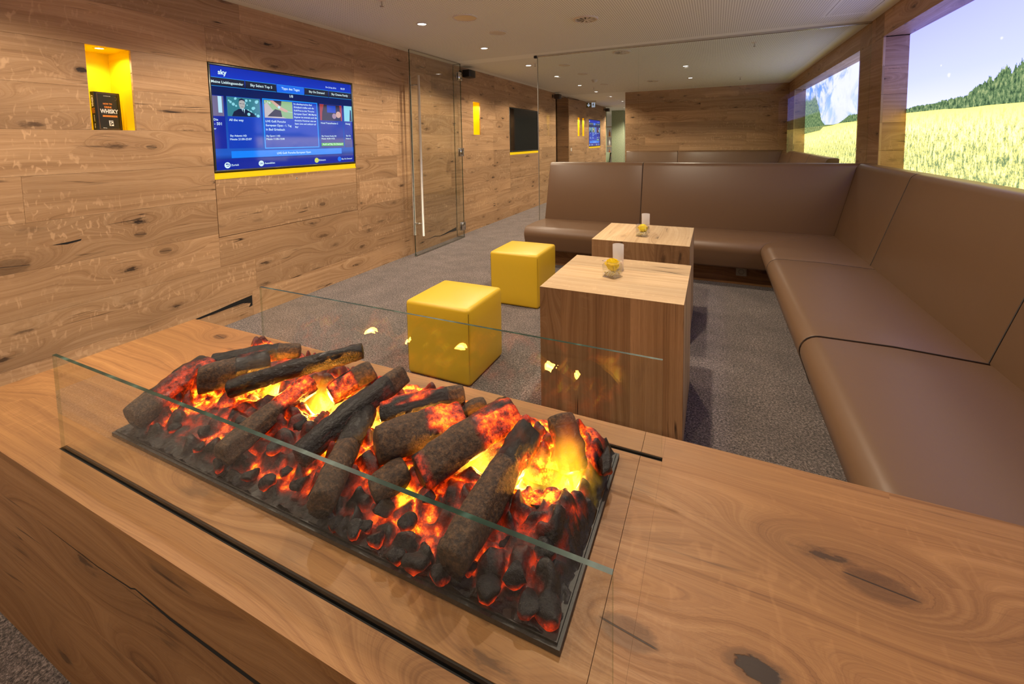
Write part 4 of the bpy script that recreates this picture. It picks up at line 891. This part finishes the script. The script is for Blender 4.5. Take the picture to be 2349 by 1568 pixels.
def log(A, B, r, brown, glow, seed, flatk=.0, bend=.0):
    """brown: (t0, t1) part of the length left unburnt; glow: (t0, t1, strength)"""
    A, B = Vector(A), Vector(B); A, B = A-(B-A)*.04, B+(B-A)*.04; r *= 1.14; d = (B-A); L = d.length; d.normalize()
    a = d.cross(Vector((0, 0, 1))).normalized(); b = a.cross(d); seg, nl = 28, 34; V = []; G_ = []; Br = []
    for i in range(-2, nl+3):
        t = min(1, max(0, i/nl)); end = 1.0
        if i < 0: end = (.86, .45)[-i-1]
        if i > nl: end = (.86, .45)[i-nl-1]
        c = A+d*L*t+b*bend*math.sin(math.pi*t)
        if i < 0 or i > nl: c = c+d*(.004*(-i if i < 0 else nl-i))*-1*(.5)
        for s in range(seg):
            q = 2*math.pi*s/seg
            nz = mn.noise(Vector((math.cos(q)*1.3+seed*7, math.sin(q)*1.3, t*L*9)))*.26+mn.noise(Vector((math.cos(q)*4+seed, math.sin(q)*4, t*L*34)))*.17+mn.noise(Vector((math.cos(q)*9+seed, math.sin(q)*9, t*L*70)))*.08
            isb = sst(brown[0]-.06, brown[0]+.02, t)*sst(brown[1]+.06, brown[1]-.02, t) if brown else 0
            fl_ = 1-.16*max(0, math.cos(q*1.5+seed*2.1))**2
            rr_ = r*fl_*(1+nz*(1-.5*isb))*(1-.10*abs(2*t-1)**6)*end*(1+flatk*math.cos(2*q+seed))
            V.append(tuple(c+(a*math.cos(q)+b*math.sin(q))*rr_))
            side = math.cos(q-.6+seed*.9)
            gg = glow[2]*sst(glow[0]-.1, glow[0]+.08, t)*sst(glow[1]+.1, glow[1]-.08, t)*sst(-.25, .5, side+.9*mn.noise(Vector((math.cos(q)*2+seed*3, math.sin(q)*2, t*L*14))))
            under = sst(.15, -.75, math.sin(q))*.9*glow[2]*sst(.1, .3, t)*sst(.98, .8, t)
            rough_b = isb*sst(-.95, -.3, math.sin(q))
            G_.append(max(gg, under)*(1-.93*rough_b)*(.3 if end < 1 else 1)); Br.append(rough_b if brown else 0)
    m = nl+5; F = []
    for i in range(m-1):
        for s in range(seg): F.append((i*seg+s, i*seg+(s+1) % seg, (i+1)*seg+(s+1) % seg, (i+1)*seg+s))
    F.append(list(range(seg))[::-1]); F.append([(m-1)*seg+s for s in range(seg)])
    return obj('log', V, F, FIRE, ef, smooth=True, attrs={'glow': G_, 'brown': Br})
LOGS = [((312, 957, .055), (476, 838, .105), .034, (0, .22), (.25, 1, .5)), ((494, 828, .115), (680, 804, .115), .021, (.78, 1), (0, .72, .75)),
        ((462, 872, .105), (612, 842, .095), .034, (0, .48), (.5, 1, .75)), ((537, 888, .105), (820, 806, .150), .0245, None, (.0, .9, .16)),
        ((517, 1038, .060), (704, 886, .097), .027, (0, .55), (.15, 1, .8)), ((762, 903, .085), (848, 848, .115), .027, (.6, 1), (0, .55, .75)),
        ((697, 1040, .075), (918, 864, .130), .0245, (.86, 1), (.1, .8, .14)), ((738, 1148, .060), (835, 952, .085), .030, (0, .5), (.45, 1, .7)),
        ((882, 945, .095), (1056, 905, .115), .0245, (.84, 1), (0, .75, .75)), ((872, 1018, .100), (1050, 965, .092), .037, (0, .52), (.5, 1, .75)),
        ((972, 1083, .085), (1172, 948, .130), .034, (.08, .55), (0, 1, .75)), ((1042, 1276, .060), (1208, 1003, .105), .031, (0, .62), (.1, 1, .7)),
        ((1312, 1078, .050), (1286, 958, .125), .029, (.82, 1), (0, .9, .7)), ((1062, 946, .085), (1110, 926, .095), .016, (.2, 1), (0, .2, .3)), ((860, 1130, .05), (930, 1080, .07), .028, (0, 1), (.9, 1, .2))]
for i, (a, b, r_, br, gl) in enumerate(LOGS):
    log(at(a[0], a[1], T+a[2]), at(b[0], b[1], T+b[2]), r_, br, gl, i*1.37+.5, .08, .004)
def lump(name, c, r, seed, glow, sq=(1, 1, .8), ang=.35):
    bm = bmesh.new(); bmesh.ops.create_icosphere(bm, subdivisions=3, radius=1); R = random.Random(seed)
    pl = [(Vector((R.gauss(0, 1), R.gauss(0, 1), R.gauss(0, 1))).normalized(), R.uniform(.48, .78)) for _ in range(9)]
    V = []; G_ = []
    for v in bm.verts:
        p = v.co.copy()
        for nrm_, dd in pl:
            k = p.dot(nrm_)-dd
            if k > 0: p -= nrm_*k*.98
        p *= 1+ang*.35*mn.noise(p*2.3+Vector((seed, 0, 0)))+.05*mn.noise(p*7+Vector((seed, 0, 0)))
        V.append((c[0]+p.x*r*sq[0], c[1]+p.y*r*sq[1], c[2]+p.z*r*sq[2])); G_.append(glow*sst(.45, -.6, v.co.z+.3*mn.noise(v.co*2+Vector((seed, 3, 0)))))
    bm.verts.index_update(); F = [[v.index for v in f.verts] for f in bm.faces]; bm.free()
    return obj(name, V, F, COALM if name == 'coal' else FIRE, ef, smooth=True, attrs={'glow': G_, 'brown': [0]*len(V)})
R = random.Random(11)
for (u, v_, r_) in ((1117, 1358, .0238), (1212, 1378, .0213), (955, 1288, .0238), (905, 1262, .0188), (862, 1236, .0162), (815, 1208, .0175), (985, 1180, .0162), (880, 1175, .0200), (935, 1205, .0175), (1010, 1310, .0175), (1255, 1395, .0250), (1250, 1295, .0200), (630, 1060, .0200), (575, 1085, .0175), (505, 1060, .0188), (560, 1010, .0162), (470, 1000, .0175), (615, 1110, .0175), (690, 1120, .0200), (655, 1090, .0150), (460, 1030, .0150), (400, 985, .0150), (770, 1190, .0162), (1180, 1340, .0225), (1080, 1300, .0150), (840, 1205, .0137), (740, 1175, .0137)):
    p = at(u, v_, T+.03); z, _g = bed(p.x, p.y)
    lump('coal', (p.x, p.y, T+z+.008), r_*1.12, R.random()*50, .62, (1, 1, .85))
for (u, v_, zz, r_, sq) in ((692, 965, .07, .034, (1, .8, 1.0)), (1250, 1170, .055, .038, (1, .8, 1.15)), (1200, 1250, .04, .024, (1, 1, .9)), (1160, 1230, .045, .020, (1, 1, 1)), (1385, 1050, .06, .032, (.7, 1.2, 1.0)), (770, 950, .04, .025, (1, 1, 1)), (1090, 1150, .04, .022, (1, 1, .8))):
    p = at(u, v_, T+zz); lump('charcoal_lump', (p.x, p.y, p.z-.012), r_, R.random()*50, .25, sq, .8)
# lit mist that reads as flame: real emission volumes rising from the trench
def mistmat():
    m, t, o = newmat('glowing_mist'); g = nd(t, 'TexCoord').outputs['Generated']; p = nd(t, 'TexCoord').outputs['Object']
    s = nd(t, 'SeparateXYZ', {0: g}); z = s.outputs[2]
    cx2 = ma(t, 'SUBTRACT', s.outputs[0], .5); cy2 = ma(t, 'SUBTRACT', s.outputs[1], .5)
    rad = ma(t, 'SQRT', ma(t, 'ADD', ma(t, 'MULTIPLY', cx2, cx2), ma(t, 'MULTIPLY', cy2, cy2)))
    rad = ma(t, 'DIVIDE', rad, ma(t, 'MAXIMUM', mr(t, ma(t, 'POWER', z, 1.3), 0, 1, 1, .12), .05))
    n = noi(t, p, 26, 3, .55, .8)
    dens = ma(t, 'MULTIPLY', mr(t, ma(t, 'MULTIPLY_ADD', n, .40, rad), .60, .20, 0, 1, True), mr(t, z, .95, .0, 0, 1, True))
    col = ramp(t, ma(t, 'MULTIPLY_ADD', n, .35, z), [(.15, (1.0, .62, .02)), (.5, (1.0, .42, .01)), (.85, (1.0, .16, .01))])
    e = nd(t, 'Emission', {0: col, 1: ma(t, 'MULTIPLY', ma(t, 'POWER', dens, 1.5), 75.0)})
    t.links.new(e.outputs[0], o.inputs[1]); return m
MIST = mistmat()
def flame(u, v_, rx, ry, h, lean=(0, 0)):
    c = at(u, v_, T+.03); V = []; F = []; seg = 16
    prof = [(0.02, 0), (.8, .02), (1, .2), (.92, .45), (.62, .75), (.02, 1.0)]
    for i in range(seg):
        a = 2*math.pi*i/seg
        for r_, hh in prof: V.append((c.x+rx*r_*math.cos(a)+lean[0]*hh, c.y+ry*r_*math.sin(a)+lean[1]*hh, T+.012+h*hh))
    n = len(prof)
    for i in range(seg):
        j = (i+1) % seg
        for q in range(n-1): F.append((i*n+q, j*n+q, j*n+q+1, i*n+q+1))
    F.append([i*n for i in range(seg)][::-1]); F.append([i*n+n-1 for i in range(seg)])
    o = obj('flame', V, F, MIST, ef); o['label'] = 'yellow orange glowing mist flame'
    l = bpy.data.lights.new('lamp', 'POINT'); l.energy = 2.6*rx/.06; l.color = (1, .40, .05); l.shadow_soft_size = .02
    ob = bpy.data.objects.new('lamp', l); COL.objects.link(ob); ob.parent = ef; ob.location = Vector((c.x, c.y, T+.040))-ORG[ef.name]
for f in ((735, 935, .085, .06, .16), (848, 985, .05, .06, .15), (985, 1020, .065, .05, .12), (1095, 1085, .08, .06, .17), (1195, 1110, .06, .06, .18), (1305, 1115, .10, .075, .23), (625, 900, .075, .05, .12), (520, 845, .08, .055, .11), (930, 945, .06, .04, .12)): flame(*f)
# ------------------------------------------------------------------ far corridor and bar
TERR, _t, _o = newmat('green_terrazzo'); _p = nd(_t, 'TexCoord').outputs['Object']
_c = ramp(_t, noi(_t, _p, 60, 4, .7), [(.36, (.20, .25, .14)), (.5, (.34, .40, .26)), (.64, (.50, .54, .40))])
_t.links.new(nd(_t, 'BsdfPrincipled', {'Base Color': _c, 'Roughness': .6}).outputs[0], _o.inputs[0])
tag(bevelbox('speckled_column', (-.2, 16.0, 0), (.22, 16.4, H-.001), .01, TERR), 'green speckled stone column beside the divider end', 'column', 'speckled columns')
tag(bevelbox('speckled_column', (-.55, 15.5, 0), (-.33, 15.8, H-.001), .01, TERR), 'slim green speckled column at the end of the oak wall', 'column', 'speckled columns')
chr_ = tag(empty('tub_chair', (-.32, 15.0, 0)), 'pale green tub chair with wooden legs by the columns', 'chair')
V = []; F = []
for i in range(13):
    a = math.pi*(.05+.9*i/12)
    for h_, k in ((.42, .85), (.55, 1.0), (.85, 1.12), (.85, .98), (.55, .86), (.45, .6)): V.append((-.32+.28*k*math.cos(a), 15.0+.28*k*math.sin(a), h_))
for i in range(12):
    for q in range(5): F.append((i*6+q, (i+1)*6+q, (i+1)*6+q+1, i*6+q+1))
obj('shell', V, F, pbr('green_felt', (.30, .36, .24), .9), chr_, smooth=True)
bevelbox('seat', (-.56, 14.76, .38), (-.08, 15.2, .46), .03, pbr('green_felt_seat', (.30, .36, .24), .9), chr_)
for sx in (-1, 1):
    for sy in (-1, 1): tube('leg', [(-.32+sx*.17, 15.0+sy*.17, .39), (-.32+sx*.24, 15.0+sy*.24, 0.002)], .016, OAKT, chr_, 8)
sh = tag(empty('bottle_shelf', (-.6, 18.6, 0)), 'lit bar shelf with coloured bottles between the columns', 'shelf')
for z in (.6, 1.0, 1.4, 1.8): box('shelf_board', (-1.3, 18.4, z), (.6, 18.7, z+.03), OAKT, sh, grain=0)
for x in (-1.32, .6): box('upright', (x, 18.4, 0), (x+.02, 18.7, 2.1), OAKT, sh, grain=2)
R = random.Random(5)
BOT = [pbr('bottle_blue', (.05, .15, .4), .2), pbr('bottle_amber', (.4, .12, .03), .2), pbr('bottle_white', (.7, .7, .7), .3)]
for z in (.63, 1.03, 1.43):
    for i in range(4):
        x = -.98+i*.16; k = R.randrange(3)
        b_ = lathe('bottle', (x, 18.53, z), [(.0001, .0005), (.035, .0005), (.036, .16), (.013, .2), (.013, .26), (.0001, .26)], BOT[k], None, 12)
        tag(b_, ('blue', 'amber', 'white')[k]+' bottle on the '+{.63: 'lowest', 1.03: 'middle', 1.43: 'upper'}[z]+' board of the lit bar shelf', 'bottle', 'bottles on the bar shelf')
# exit sign under the ceiling
EY, EX0, EZ0, EK = 11.6, .055, 2.135, 1.36
ex = tag(empty('exit_sign', (EX0+.136, EY, EZ0)), 'clear exit sign with arrow and running figure pictogram under the ceiling', 'sign')
SIGNW = emat('sign_white', (.62, .70, .85), .6); SIGNG = pbr('sign_olive', (.24, .22, .08), .4)
def sg_(s, t, o=.0015): return (EX0+s*EK, EY-o, EZ0+t*EK)
pane('sign_plate', (EX0, EY, EZ0), (EX0+.2*EK, EY+.006, EZ0+.106*EK), ex); box('sign_housing', (EX0, EY-.01, EZ0+.1065*EK), (EX0+.2*EK, EY+.02, H-.0005), WHITE, ex)
flat('sign_field', rect(.004, .100, .006, .100), sg_, SIGNG, ex)
k_ = lambda s, t: sg_(s, t, .002)
flat('arrow', [(.045, .092), (.059, .092), (.059, .055), (.076, .066), (.084, .054), (.052, .018), (.020, .054), (.028, .066), (.045, .055)], k_, SIGNW, ex)
flat('door_field', rect(.112, .178, .008, .098), sg_, SIGNW, ex)
flat('running_figure', circle(.152, .086, .007, 10), k_, SIGNG, ex); flat('running_figure', [(.138, .076), (.154, .078), (.158, .060), (.150, .046), (.162, .034), (.158, .018), (.152, .018), (.153, .032), (.140, .044), (.132, .030), (.118, .026), (.118, .032), (.130, .037), (.142, .062), (.130, .060), (.124, .050), (.120, .054), (.128, .070)], k_, SIGNG, ex)
